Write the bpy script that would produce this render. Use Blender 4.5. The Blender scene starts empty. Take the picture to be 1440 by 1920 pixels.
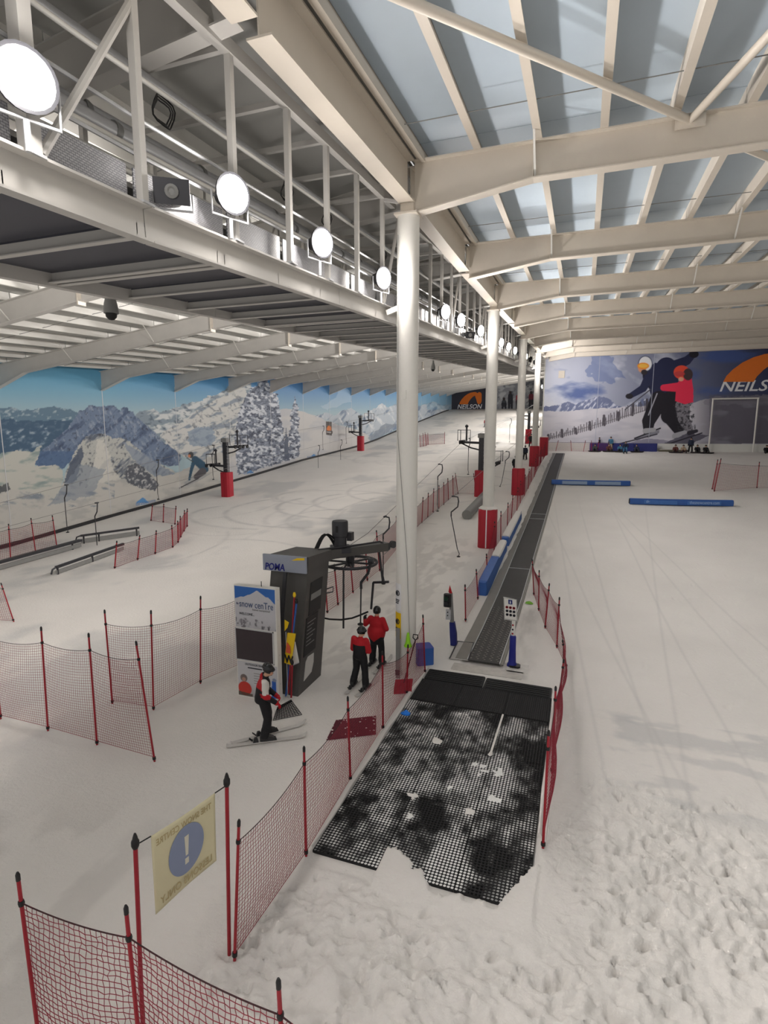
import bpy, bmesh, math, random
import numpy as np
from mathutils import Vector, Matrix

random.seed(7); rng = np.random.default_rng(7)
scn = bpy.context.scene
COL = scn.collection

# ------------------------------------------------------------------ camera
F_PX = 1035.0; PSI = math.radians(19.6); TH = math.radians(8.6); ZC = 7.2
FW = np.array([-math.sin(PSI)*math.cos(TH), math.cos(PSI)*math.cos(TH), -math.sin(TH)])
RT = np.array([math.cos(PSI), math.sin(PSI), 0.0])
UP = np.cross(RT, FW)
CAM = np.array([0.0, 0.0, ZC])
cd = bpy.data.cameras.new('camera'); cam = bpy.data.objects.new('camera', cd); COL.objects.link(cam)
cd.sensor_fit = 'VERTICAL'; cd.sensor_height = 36.0; cd.lens = F_PX/1920*36.0
cd.clip_start = 0.05; cd.clip_end = 500
M = Matrix.Identity(4)
for i in range(3):
    M[i][0] = RT[i]; M[i][1] = UP[i]; M[i][2] = -FW[i]; M[i][3] = CAM[i]
cam.matrix_world = M
scn.camera = cam

# ------------------------------------------------------------------ world, exposure
wd = bpy.data.worlds.new('world'); scn.world = wd; wd.use_nodes = True
wd.node_tree.nodes['Background'].inputs[0].default_value = (1.0, 0.97, 0.94, 1)
wd.node_tree.nodes['Background'].inputs[1].default_value = 0.55
vs = scn.view_settings
scn.display_settings.display_device = 'sRGB'
vs.view_transform = 'Standard'; vs.look = 'None'; vs.exposure = 0.12; vs.gamma = 1.0; vs.use_curve_mapping = False
LAMP_POWER = 900.0        # each floodlight of the gantry, watts
LAMP_COLOR = (1.0, 0.95, 0.915)
try:
    scn.cycles.use_light_tree = True
    scn.cycles.max_bounces = 5; scn.cycles.diffuse_bounces = 4; scn.cycles.glossy_bounces = 2; scn.cycles.transmission_bounces = 0
    scn.cycles.sample_clamp_indirect = 6.0; scn.cycles.adaptive_threshold = 0.03
except Exception:
    pass

# ------------------------------------------------------------------ measuring helpers
def ray(x, y):
    return FW + RT*(x-720)/F_PX - UP*(y-960)/F_PX
def at_x(x, y, X):
    d = ray(x, y); return CAM + d*(X/d[0])
def at_y(x, y, Y):
    d = ray(x, y); return CAM + d*(Y/d[1])
def at_z(x, y, Z):
    d = ray(x, y); return CAM + d*((Z-ZC)/d[2])
def px(P):
    d = np.asarray(P, float) - CAM
    z = d @ FW
    return 720+F_PX*(d @ RT)/z, 960-F_PX*(d @ UP)/z
GY = [-20, 12, 15, 19, 22.9, 30, 36.5, 45, 50, 60, 74.2, 77, 86, 98, 133, 141, 160]
GZ = [0, 0, 0, .05, .2, .78, 1.25, 1.98, 2.4, 3.30, 4.22, 4.4, 5.3, 6.9, 11.2, 12.0, 12.2]
def g0(Y):
    return np.interp(Y, GY, GZ)
def gp(x, y):
    d = ray(x, y); t = 1.0
    while t < 260:
        p = CAM + d*t
        if p[2] <= g0(p[1]):
            lo, hi = t-.25, t
            for _ in range(14):
                mid = (lo+hi)/2; p = CAM+d*mid
                if p[2] <= g0(p[1]): hi = mid
                else: lo = mid
            p = CAM+d*hi
            return np.array([p[0], p[1], float(g0(p[1]))])
        t += 0.25
    return CAM + d*150
def zr(Y):      # underside of the purlins over the column line
    return np.interp(Y, [0, 7.5, 15, 22.5, 30, 45, 60, 75, 150], [13.45, 13.75, 14.08, 14.25, 14.52, 15.28, 16.1, 16.9, 20.6])
WALL_L = -32.0; COLX = -4.65; END_Y = 77.0; FAR_Y = 141.5; RIGHT_X = 24.0
def zl(X, Y):   # underside of the purlins over the main slope: falls to the left wall
    zw = np.interp(Y, [0, 30.8, 38.2, 45.6, 52.6, 60.1, 72, 150], [9.6, 11.14, 11.5, 11.9, 12.28, 12.6, 13.1, 17.0])
    t = (COLX - X)/(COLX - WALL_L)
    return zr(Y)*(1-t) + zw*t

# ------------------------------------------------------------------ noise
NTAB = np.random.default_rng(1234).random(1 << 16).astype(np.float32)
def vnoise(x, y, s=0):
    x = np.asarray(x, np.float32); y = np.asarray(y, np.float32)
    ix = np.floor(x); iy = np.floor(y); fx = x-ix; fy = y-iy
    fx = fx*fx*(3-2*fx); fy = fy*fy*(3-2*fy)
    i0 = (ix.astype(np.int32)+s*71) & 255; i1 = (i0+1) & 255; j0 = ((iy.astype(np.int32)+s*29) & 255) << 8; j1 = (j0+256) & 65535
    a = NTAB[j0 | i0]; b = NTAB[j0 | i1]; c = NTAB[j1 | i0]; d = NTAB[j1 | i1]
    return a+(b-a)*fx+(c-a)*fy+(a-b-c+d)*fx*fy
def fbm(x, y, s=0, o=4):
    v = 0; a = .5; t = 0
    for k in range(o):
        v = v + a*vnoise(x*2**k, y*2**k, s+k*17); t += a; a *= .5
    return v/t

# ------------------------------------------------------------------ materials
def lin(c):
    c = np.asarray(c, float)/255.0
    return np.where(c <= .04045, c/12.92, ((c+.055)/1.055)**2.4)
MATS = {}
def pm(name, rgb, rough=.6, var=.12, scale=6.0, bump=0.0, bscale=40.0, metal=0.0, spec=.4, emit=None, estr=0.0):
    """procedural painted surface: a base colour broken up by noise, with fine relief"""
    if name in MATS: return MATS[name]
    m = bpy.data.materials.new(name); m.use_nodes = True
    nt = m.node_tree; b = nt.nodes['Principled BSDF']
    c = lin(rgb)
    tc = nt.nodes.new('ShaderNodeTexCoord')
    n = nt.nodes.new('ShaderNodeTexNoise'); n.inputs['Scale'].default_value = scale; n.inputs['Detail'].default_value = 4
    nt.links.new(tc.outputs['Object'], n.inputs['Vector'])
    mx = nt.nodes.new('ShaderNodeMix'); mx.data_type = 'RGBA'
    mx.inputs[6].default_value = (*[max(0, v*(1-var)) for v in c], 1)
    mx.inputs[7].default_value = (*[min(1, v*(1+var)) for v in c], 1)
    nt.links.new(n.outputs['Fac'], mx.inputs[0]); nt.links.new(mx.outputs[2], b.inputs['Base Color'])
    b.inputs['Roughness'].default_value = rough; b.inputs['Metallic'].default_value = metal
    b.inputs['Specular IOR Level'].default_value = spec
    if bump:
        n2 = nt.nodes.new('ShaderNodeTexNoise'); n2.inputs['Scale'].default_value = bscale; n2.inputs['Detail'].default_value = 5
        nt.links.new(tc.outputs['Object'], n2.inputs['Vector'])
        bp = nt.nodes.new('ShaderNodeBump'); bp.inputs['Strength'].default_value = bump; bp.inputs['Distance'].default_value = .02
        nt.links.new(n2.outputs['Fac'], bp.inputs['Height']); nt.links.new(bp.outputs['Normal'], b.inputs['Normal'])
    if emit is not None:
        b.inputs['Emission Color'].default_value = (*lin(emit), 1); b.inputs['Emission Strength'].default_value = estr
    MATS[name] = m
    return m
def attr_mat(name, rough=.6, spec=.2, bump=0.0, bscale=30.0, bdist=.02, det=6):
    """printed or stained surface whose colour comes from the mesh's own colour attribute"""
    m = bpy.data.materials.new(name); m.use_nodes = True; nt = m.node_tree; b = nt.nodes['Principled BSDF']
    a = nt.nodes.new('ShaderNodeAttribute'); a.attribute_name = 'tone'
    nt.links.new(a.outputs['Color'], b.inputs['Base Color'])
    b.inputs['Roughness'].default_value = rough; b.inputs['Specular IOR Level'].default_value = spec
    if bump:
        tc = nt.nodes.new('ShaderNodeTexCoord')
        n2 = nt.nodes.new('ShaderNodeTexNoise'); n2.inputs['Scale'].default_value = bscale; n2.inputs['Detail'].default_value = det
        n2.inputs['Roughness'].default_value = .65
        nt.links.new(tc.outputs['Object'], n2.inputs['Vector'])
        bp = nt.nodes.new('ShaderNodeBump'); bp.inputs['Strength'].default_value = bump; bp.inputs['Distance'].default_value = bdist
        nt.links.new(n2.outputs['Fac'], bp.inputs['Height']); nt.links.new(bp.outputs['Normal'], b.inputs['Normal'])
    return m

# ------------------------------------------------------------------ mesh builder
ROOTLOC = {}
class MB:
    def __init__(s): s.v = []; s.f = []
    def add(s, V, Fc):
        k = len(s.v); s.v.extend([tuple(map(float, q)) for q in V]); s.f.extend([tuple(i+k for i in f) for f in Fc]); return s
    def hexa(s, P):     # 8 corners: bottom ring 0-3, top ring 4-7
        return s.add(P, [(3, 2, 1, 0), (4, 5, 6, 7), (0, 1, 5, 4), (1, 2, 6, 5), (2, 3, 7, 6), (3, 0, 4, 7)])
    def box(s, a, b):
        x0, y0, z0 = np.minimum(a, b); x1, y1, z1 = np.maximum(a, b)
        return s.hexa([(x0, y0, z0), (x1, y0, z0), (x1, y1, z0), (x0, y1, z0), (x0, y0, z1), (x1, y0, z1), (x1, y1, z1), (x0, y1, z1)])
    def cbox(s, c, size, rz=0, ch=0):
        """box standing on c (bottom centre), turned by rz, with chamfered vertical edges when ch > 0"""
        w, d, h = size[0]/2, size[1]/2, size[2]
        if ch > 0: pl = [(-w+ch, -d), (w-ch, -d), (w, -d+ch), (w, d-ch), (w-ch, d), (-w+ch, d), (-w, d-ch), (-w, -d+ch)]
        else: pl = [(-w, -d), (w, -d), (w, d), (-w, d)]
        cs, sn = math.cos(rz), math.sin(rz)
        pl = [(c[0]+x*cs-y*sn, c[1]+x*sn+y*cs) for x, y in pl]; n = len(pl)
        return s.add([(x, y, c[2]) for x, y in pl]+[(x, y, c[2]+h) for x, y in pl],
                     [tuple(range(n-1, -1, -1)), tuple(range(n, 2*n))]+[(i, (i+1) % n, n+(i+1) % n, n+i) for i in range(n)])
    def frame(s, p0, p1, upv=(0, 0, 1)):
        p0 = np.asarray(p0, float); p1 = np.asarray(p1, float); d = p1-p0; L = np.linalg.norm(d); d = d/max(L, 1e-9)
        u = np.asarray(upv, float)
        if abs(d @ u) > .98: u = np.array([0, 1.0, 0]) if abs(d[1]) < .9 else np.array([1.0, 0, 0])
        r = np.cross(d, u); r /= np.linalg.norm(r); u = np.cross(r, d)
        return p0, p1, d, r, u
    def bar(s, p0, p1, w, h, upv=(0, 0, 1)):
        p0, p1, d, r, u = s.frame(p0, p1, upv); w /= 2; h /= 2
        q = [-r*w-u*h, r*w-u*h, r*w+u*h, -r*w+u*h]
        return s.add([p0+k for k in q]+[p1+k for k in q], [(0, 1, 2, 3), (7, 6, 5, 4)]+[(i, i+4, (i+1) % 4+4, (i+1) % 4) for i in range(4)])
    def prof(s, p0, p1, prof, upv=(0, 0, 1)):
        """extrude a 2-D profile (list of (side, up)) from p0 to p1"""
        p0, p1, d, r, u = s.frame(p0, p1, upv); n = len(prof)
        V = [p0+r*a+u*b for a, b in prof]+[p1+r*a+u*b for a, b in prof]
        return s.add(V, [tuple(range(n)), tuple(range(2*n-1, n-1, -1))]+[(i, i+n, (i+1) % n+n, (i+1) % n) for i in range(n)])
    def tube(s, p0, p1, r0, r1=None, n=8, cap=True):
        r1 = r0 if r1 is None else r1
        p0, p1, d, r, u = s.frame(p0, p1)
        V = []
        for p, rad in ((p0, r0), (p1, r1)):
            for i in range(n):
                a = 2*math.pi*i/n; V.append(p+(r*math.cos(a)+u*math.sin(a))*rad)
        Fc = [(i, i+n, (i+1) % n+n, (i+1) % n) for i in range(n)]
        if cap: Fc += [tuple(range(n)), tuple(range(2*n-1, n-1, -1))]
        return s.add(V, Fc)
    def path(s, pts, rad, n=6, closed=False):
        P = [np.asarray(p, float) for p in pts]; m = len(P); V = []
        rads = rad if hasattr(rad, '__len__') else [rad]*m
        pr = None
        for k in range(m):
            a = P[k-1] if (k > 0 or closed) else P[k]; b = P[(k+1) % m] if (k < m-1 or closed) else P[k]
            d = b-a; d = d/max(np.linalg.norm(d), 1e-9)
            if pr is None:
                u = np.array([0, 0, 1.0]) if abs(d[2]) < .9 else np.array([0, 1.0, 0])
                r = np.cross(d, u)
            else:
                r = pr - d*(pr @ d)
            r = r/max(np.linalg.norm(r), 1e-9); pr = r; u = np.cross(r, d)
            for i in range(n):
                t = 2*math.pi*i/n; V.append(P[k]+(r*math.cos(t)+u*math.sin(t))*rads[k])
        Fc = []
        for k in range(m if closed else m-1):
            o = k*n; q = ((k+1) % m)*n
            Fc += [(o+i, q+i, q+(i+1) % n, o+(i+1) % n) for i in range(n)]
        if not closed: Fc += [tuple(range(n)), tuple(range(m*n-1, (m-1)*n-1, -1))]
        return s.add(V, Fc)
    def lathe(s, prof, c=(0, 0, 0), n=16, axis=(0, 0, 1)):
        """prof: list of (radius, height) along axis from c"""
        c = np.asarray(c, float); a = np.asarray(axis, float); a /= np.linalg.norm(a)
        t = np.array([1.0, 0, 0]) if abs(a[0]) < .8 else np.array([0, 1.0, 0])
        r = np.cross(a, t); r /= np.linalg.norm(r); u = np.cross(a, r)
        V = []
        for R, h in prof:
            for i in range(n):
                q = 2*math.pi*i/n; V.append(c+a*h+(r*math.cos(q)+u*math.sin(q))*max(R, 1e-4))
        Fc = []
        for k in range(len(prof)-1):
            Fc += [(k*n+i, k*n+(i+1) % n, (k+1)*n+(i+1) % n, (k+1)*n+i) for i in range(n)]
        m = len(prof)
        Fc += [tuple(range(n-1, -1, -1)), tuple(range((m-1)*n, m*n))]
        return s.add(V, Fc)
    def loft(s, rings, cap=True):
        n = len(rings[0]); V = [p for r in rings for p in r]; m = len(rings)
        Fc = []
        for k in range(m-1):
            Fc += [(k*n+i, k*n+(i+1) % n, (k+1)*n+(i+1) % n, (k+1)*n+i) for i in range(n)]
        if cap: Fc += [tuple(range(n-1, -1, -1)), tuple(range((m-1)*n, m*n))]
        return s.add(V, Fc)
    def slab(s, pts, nrm, th):
        """flat polygon pts (3-D) thickened by th along nrm"""
        n = len(pts); nv = np.asarray(nrm, float)*th
        P = [np.asarray(p, float) for p in pts]
        return s.add(P+[p+nv for p in P], [tuple(range(n-1, -1, -1)), tuple(range(n, 2*n))]+[(i, (i+1) % n, n+(i+1) % n, n+i) for i in range(n)])
    def mesh(s, name, off=(0, 0, 0), smooth=False):
        me = bpy.data.meshes.new(name)
        V = np.asarray(s.v, float)-np.asarray(off, float)
        me.from_pydata(V.tolist(), [], s.f); me.validate()
        bm = bmesh.new(); bm.from_mesh(me); bmesh.ops.recalc_face_normals(bm, faces=bm.faces); bm.to_mesh(me); bm.free()
        if smooth:
            me.shade_smooth()
            try: me.set_sharp_from_angle(angle=math.radians(40))
            except Exception: pass
        return me
    def build(s, name, m, parent=None, smooth=False, loc=None):
        """link as one mesh object. With a parent the coordinates are the world's (or the thing's own when the thing stands at the origin)"""
        if parent is not None:
            off = ROOTLOC.get(parent.name, (0, 0, 0))
        else:
            if loc is None:
                a = np.asarray(s.v, float); loc = (*((a.min(0)+a.max(0))/2)[:2], a[:, 2].min())
            off = loc
        o = bpy.data.objects.new(name, s.mesh(name, off, smooth)); COL.objects.link(o)
        if m is not None:
            for mm in (m if isinstance(m, (list, tuple)) else [m]): o.data.materials.append(mm)
        if parent is not None:
            o.parent = parent; ROOTLOC[o.name] = off
        else:
            o.location = off; ROOTLOC[o.name] = tuple(off)
        return o
def tag(o, label=None, cat=None, group=None, kind=None):
    if label: o['label'] = label
    if cat: o['category'] = cat
    if group: o['group'] = group
    if kind: o['kind'] = kind
    return o
def thing(name, label, cat, loc=(0, 0, 0), group=None, rz=0):
    o = bpy.data.objects.new(name, None); COL.objects.link(o); o.empty_display_size = .2
    o.location = tuple(map(float, loc)); o.rotation_euler[2] = rz
    ROOTLOC[o.name] = tuple(map(float, loc)) if rz == 0 else (0, 0, 0)
    return tag(o, label, cat, group)
def copy_tree(o, parent=None):
    c = o.copy(); COL.objects.link(c); c.parent = parent
    if parent is not None: c.matrix_parent_inverse = o.matrix_parent_inverse.copy()
    for ch in list(o.children): copy_tree(ch, c)
    return c
def grid_obj(name, P, m, tone=None, parent=None, smooth=True):
    """P: (rows, cols, 3) points"""
    r, c = P.shape[:2]
    idx = np.arange(r*c).reshape(r, c)
    Q = np.stack([idx[:-1, :-1], idx[:-1, 1:], idx[1:, 1:], idx[1:, :-1]], -1).reshape(-1, 4)
    me = bpy.data.meshes.new(name)
    off = np.array(ROOTLOC.get(parent.name, (0, 0, 0))) if parent is not None else np.zeros(3)
    me.vertices.add(r*c); me.vertices.foreach_set('co', (P-off).reshape(-1).astype(np.float32))
    nq = len(Q)
    me.loops.add(nq*4); me.loops.foreach_set('vertex_index', Q.reshape(-1).astype(np.int32))
    me.polygons.add(nq); me.polygons.foreach_set('loop_start', (np.arange(nq)*4).astype(np.int32))
    me.update(calc_edges=True); me.validate()
    if tone is not None:
        at = me.color_attributes.new('tone', 'FLOAT_COLOR', 'POINT')
        rgba = np.ones((r*c, 4), np.float32); rgba[:, :3] = tone.reshape(-1, 3)
        at.data.foreach_set('color', rgba.reshape(-1))
    if smooth: me.shade_smooth()
    o = bpy.data.objects.new(name, me); COL.objects.link(o); me.materials.append(m)
    if parent is not None: o.parent = parent; ROOTLOC[o.name] = tuple(off)
    return o
def lettering(txt, size, origin, right, upv, m, parent, name='lettering', align='LEFT', depth=.004, sx=1.0, shear=0.0, bold=0.0, fit=None):
    """raised flat lettering lying in the plane spanned by right and upv"""
    cu = bpy.data.curves.new('txt', 'FONT'); cu.body = txt; cu.size = size; cu.align_x = align; cu.extrude = depth/2
    cu.shear = shear; cu.offset = bold; cu.resolution_u = 3
    to = bpy.data.objects.new('txt', cu); COL.objects.link(to)
    dg = bpy.context.evaluated_depsgraph_get(); ev = to.evaluated_get(dg)
    me = bpy.data.meshes.new_from_object(ev); bpy.data.objects.remove(to); bpy.data.curves.remove(cu)
    if fit: sx = fit/max(max(v.co.x for v in me.vertices)-min(v.co.x for v in me.vertices), 1e-3)
    r = np.asarray(right, float); r /= np.linalg.norm(r); u = np.asarray(upv, float); u /= np.linalg.norm(u); n = np.cross(r, u)
    off = np.array(ROOTLOC.get(parent.name, (0, 0, 0))); o3 = np.asarray(origin, float)-off
    T = Matrix.Identity(4)
    for i in range(3): T[i][0] = r[i]*sx; T[i][1] = u[i]; T[i][2] = n[i]; T[i][3] = o3[i]
    me.transform(T); me.materials.clear(); me.materials.append(m)
    o = bpy.data.objects.new(name, me); COL.objects.link(o); o.parent = parent; ROOTLOC[o.name] = tuple(off)
    return o
# ================================================================== materials of the hall
m_cream = pm('cream_steel', (214, 205, 192), .5, .05, 2)
m_cream2 = pm('grey_steel', (196, 193, 188), .5, .06, 2)
m_roof = pm('roof_sheet_blue_grey', (188, 203, 216), .55, .04, 1.5)
m_rooflft = pm('roof_sheet_grey', (176, 176, 172), .6, .04, 1.5)
m_galv = pm('galvanised', (192, 193, 195), .4, .1, 5, metal=.1)
m_deck = pm('deck_sheet', (70, 71, 80), .5, .08, 2)
m_white = pm('white_paint', (226, 224, 218), .45, .04, 3)
m_black = pm('black_plastic', (22, 22, 24), .5, .15, 8)
m_dark = pm('dark_steel', (58, 58, 62), .45, .15, 6, metal=.3)
m_grey = pm('grey_steel_box', (80, 78, 76), .5, .12, 3, bump=.1)
m_mid = pm('mid_grey', (130, 130, 128), .5, .1, 5)
m_red = pm('red_pole', (150, 26, 40), .45, .12, 8)
m_redpad = pm('red_vinyl_pad', (170, 30, 48), .5, .1, 3)
m_net = pm('net_cord', (138, 40, 56), .8, .15, 8)
m_netblk = pm('net_rope', (60, 30, 34), .8, .15, 8)
m_blue = pm('blue_vinyl', (36, 62, 150), .5, .1, 4)
m_blue2 = pm('blue_vinyl_light', (52, 96, 170), .5, .1, 4)
m_rubber = pm('black_rubber', (24, 24, 26), .75, .2, 10)
m_snow_lump = pm('snow_lump', (230, 226, 221), .85, .03, 10, bump=.4, bscale=30)
m_lime = pm('lime_plastic', (150, 220, 40), .5, .08, 6)
m_yellow = pm('yellow_plastic', (236, 196, 20), .5, .08, 6)
m_orange = pm('orange_print', (226, 118, 40), .55, .05, 3)
m_ink = pm('ink_dark', (40, 42, 50), .6, .1, 6)
m_inkw = pm('ink_white', (232, 232, 234), .6, .04, 6)
m_glow = pm('lamp_glass', (255, 255, 255), .4, 0, 5, emit=(255, 250, 240), estr=55.0)

# ================================================================== snow
xs = np.concatenate([np.arange(-32, -28, .35), np.arange(-28, -8, .16), np.arange(-8, -4.5, .07), np.arange(-4.5, 7.0, .035),
                     np.arange(7.0, 11, .14), np.arange(11, 24.01, .5)])
ys = np.concatenate([np.arange(-3, 2.6, .4), np.arange(2.6, 10.5, .035), np.arange(10.5, 17, .065), np.arange(17, 30, .14), np.arange(30, 56, .17), np.arange(56, 60, .3),
                     np.arange(60, 78, .35), np.arange(78, 142.1, .8)])
X, Y = np.meshgrid(xs, ys)
Z = g0(Y).copy()
# broad unevenness of the piste, smoother up the slope
Z += .05*(fbm(X*.45, Y*.45, 3, 3)-.5)*np.clip((np.abs(X+2.2)-2.2)/1.5, 0, 1)
tr = np.clip((X+.2)/1.0, 0, 1)*np.clip((12.0-Y)/3.0, 0, 1)                 # trampled corner
tr = np.maximum(tr, np.clip((7.4-Y)/.8, 0, 1)*np.clip((X+4.6)/.6, 0, 1)*.95)
Z += tr*.30*(fbm(X*2.8, Y*2.8, 11, 5)-.5)
Z += tr*.065*(np.abs(fbm(X*5.5+3, Y*5.5, 23, 3)-.5)*2-.4)
WRP = fbm(X*9, Y*9, 77, 3)
def dent(cx, cy, a, L, W, dep):
    i0, i1 = np.searchsorted(xs, (cx-L*1.8, cx+L*1.8)); j0, j1 = np.searchsorted(ys, (cy-L*1.8, cy+L*1.8))
    if i1 <= i0 or j1 <= j0: return
    x = X[j0:j1, i0:i1]-cx; y = Y[j0:j1, i0:i1]-cy
    u = (x*math.cos(a)+y*math.sin(a))/L; v = (-x*math.sin(a)+y*math.cos(a))/W
    r = np.sqrt(u*u+v*v)*(.65+.7*WRP[j0:j1, i0:i1])
    Z[j0:j1, i0:i1] += -dep*np.exp(-(r/.75)**4) + dep*.3*np.exp(-((r-1.15)/.28)**2)*(.6+.4*np.sin(3*a+u*2))
for k in range(2200):
    cx = random.uniform(-4.4, 6.8); cy = random.uniform(2.7, 12)
    j = max(0, min(len(ys)-1, int(np.searchsorted(ys, cy)))); i = max(0, min(len(xs)-1, int(np.searchsorted(xs, cx))))
    if random.random() > tr[j, i]: continue
    dent(cx, cy, random.uniform(0, 3.14), random.uniform(.08, .17), random.uniform(.045, .08), random.uniform(.03, .095))
for k in range(260):          # sparser prints and clods beyond
    cx = random.uniform(0, 9); cy = random.uniform(10, 30)
    dent(cx, cy, random.uniform(0, 3.14), random.uniform(.1, .18), random.uniform(.06, .1), random.uniform(-.03, .03))
# lip at the top of the nursery slope
lip = np.clip((X+2.0)/.5, 0, 1)*np.clip((Y-73.4)/.8, 0, 1)*np.clip((77.5-Y)/.2, 0, 1)
Z += lip*(.12*(fbm(X*.8, Y*.6, 31, 3)-.4))
# snow banked against the divider fence beside the conveyor
Z += .22*np.exp(-((X+3.75)/.35)**2)*np.clip((Y-24)/4, 0, 1)*np.clip((73-Y)/3, 0, 1)*(.6+.8*fbm(X*1.5, Y*1.1, 8, 3))
# carve flat beds for the belt and the mats
bed = (np.clip((X+3.25)/.12, 0, 1)*np.clip((-1.9-X)/.12, 0, 1)*np.clip((Y-16.0)/.2, 0, 1)*np.clip((72.9-Y)/.3, 0, 1))
Z = Z*(1-bed)+(g0(Y)-.05)*bed
bed = np.clip((X+4.15)/.1, 0, 1)*np.clip((-.32-X)/.1, 0, 1)*np.clip((Y-7.9)/.25, 0, 1)*np.clip((15.5-Y)/.2, 0, 1)
Z = Z*(1-bed)+(-.03)*bed
ragged = np.clip((X+4.05)/.05, 0, 1)*np.clip((-.3-X)/.08, 0, 1)*np.clip((8.0-Y)/.1, 0, 1)*np.clip((Y-6.6)/.1, 0, 1)
edge = np.where(X < -2.85, 7.3, np.where(X < -1.58, 7.78+.30*np.sin((X+2.9)*2.6+1.2)+.3*(fbm(X*6, Y*0+1, 5, 3)-.5), np.where(X < -.85, 7.55, 7.6+(X+.85)*2.2))+.35*(fbm(X*7, Y*5, 6, 3)-.5))
below = np.clip((Y-edge)/.05, 0, 1)*np.clip((Y-7.3)/.1, 0, 1)
Z = Z*(1-ragged*below)+(-.03)*ragged*below
bedo = np.clip((edge-Y)/.04, 0, 1)*(X > -2.9)*(X < -.3)*(Y > 7.2)*(Y < 9.2)
Z = np.where(bedo > .5, np.maximum(Z, .0)+.045*np.clip((Y-7.2)/.4, 0, 1)*(.7+.6*fbm(X*4, Y*4, 15, 3)), Z)
# colour: clean snow, greyer scraped ice, ski tracks
base = lin((230, 226, 221)); ice = lin((186, 187, 187)); greyed = lin((168, 164, 160)); track = lin((196, 194, 192))
T = np.ones(X.shape+(3,))*base
T *= (0.94+.12*fbm(X*.5, Y*.5, 41, 4))[..., None]
def mixin(mask, c):
    global T
    T = T*(1-mask[..., None])+np.asarray(c)*mask[..., None]
n1 = fbm(X*.35, Y*.22, 51, 5)
mixin(np.clip((n1-.56)*5, 0, .55)*np.clip((-8-X)/4, 0, 1), ice)
n2 = fbm(X*.9, Y*2.2, 61, 4)
mixin(np.clip((n2-.55)*4, 0, .42)*np.clip((X-.5)/1, 0, 1)*np.clip((Y-10.5)/.6, 0, 1)*np.clip((14.6-Y)/.15, 0, 1), ice)
mixin(np.clip((X-1.0)/.2, 0, 1)*np.clip((Y-13.1-.03*X)/.1, 0, 1)*np.clip((14.35+.03*X-Y)/.08, 0, 1)*np.clip((fbm(X*.9, Y*1.9, 71, 5)-.42)*4, 0, .5), ice)
wetn = fbm(X*1.3, Y*.7, 81, 4)
mixin(np.clip((wetn-.5)*3, 0, .3)*np.exp(-((X+8.5)/3.5)**2)*np.clip((8-Y)/2, 0, 1), greyed)
mixin(np.clip((fbm(X*2.5, Y*1.2, 82, 5)-.5)*3.5, 0, .32)*np.clip((X+9)/1, 0, 1)*np.clip((-4.9-X)/.4, 0, 1)*np.clip((Y-13)/2, 0, 1)*np.clip((34-Y)/6, 0, 1), greyed)  # uneven greyer blotches on the snow left of the columns
mixin(.55*np.exp(-((X+1.55)/.42)**2)*np.clip((Y-16)/.5, 0, 1)*np.clip((36-Y)/8, 0, 1)*np.clip((fbm(X*3, Y*.8, 83, 4)-.3)*3, 0, 1), greyed)
mixin(np.clip(1-np.abs((X+2.2)/1.1)**6, 0, 1)*np.clip((Y-15.5)/.1, 0, 1)*np.clip((16.6-Y)/.1, 0, 1)*np.clip((fbm(X*2, Y*2, 84, 4)-.25)*2.2, 0, .8), greyed)
TRN = np.clip(fbm(X*2, Y*2, 91, 3)*1.6, 0, 1)
def arc_track(cx, cy, rx, ry, a0, a1, w, amt):
    ex = (X-cx)/rx; ey = (Y-cy)/ry; rr = np.sqrt(ex*ex+ey*ey); th = np.arctan2(ey, ex)
    ins = (np.mod(th-a0, 2*math.pi) < (a1-a0))
    mixin(np.exp(-((rr-1)*min(rx, ry)/w)**2)*amt*ins*TRN, track*.9)
for a_ in ((-17, 38, 5, 4, 2.6, 5.6, .16, .8), (-15.5, 40, 4.5, 3.5, 2.4, 5.4, .15, .75), (-19, 36, 6, 5, 2.5, 5.2, .15, .7), (-14, 45, 5, 5, 2.2, 5.2, .14, .7), (-21, 34, 6, 4, 2.6, 5.0, .14, .65), (-12.5, 37, 4, 6, 2.4, 5.0, .13, .6), (-16, 34, 3, 3, 1.6, 4.6, .12, .7), (-20, 41, 4, 3, 2.0, 5.0, .12, .7)): arc_track(*a_)
for k in range(60):           # turns carved on the main slope
    cx = random.uniform(-27, -8); cy = random.uniform(24, 110)
    a0_ = random.uniform(0, 6.28); arc_track(cx, cy, random.uniform(2, 6), random.uniform(2.5, 6), a0_, a0_+random.uniform(1.2, 2.6), random.uniform(.07, .16), random.uniform(.3, .7))
for k in range(7):           # straight running lines down the nursery slope
    x0 = random.uniform(0, 8); sl = random.uniform(-.22, .1)
    mixin(np.exp(-((X-x0-sl*(Y-20))/.045)**2)*np.clip((Y-9)/2, 0, 1)*np.clip((46-Y)/10, 0, 1)*.28, track*.95)
m_snow = attr_mat('snow', .8, .25, bump=.8, bscale=11.0, bdist=.035, det=9)
floor = grid_obj('floor', np.stack([X, Y, Z], -1), m_snow, T)
tag(floor, 'groomed white snow of the indoor slopes, trampled in the near corner', None, None, 'structure')
def gz_at(x, y):
    j = min(len(ys)-1, max(0, int(np.searchsorted(ys, y)))); i = min(len(xs)-1, max(0, int(np.searchsorted(xs, x))))
    return float(Z[j, i])

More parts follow.
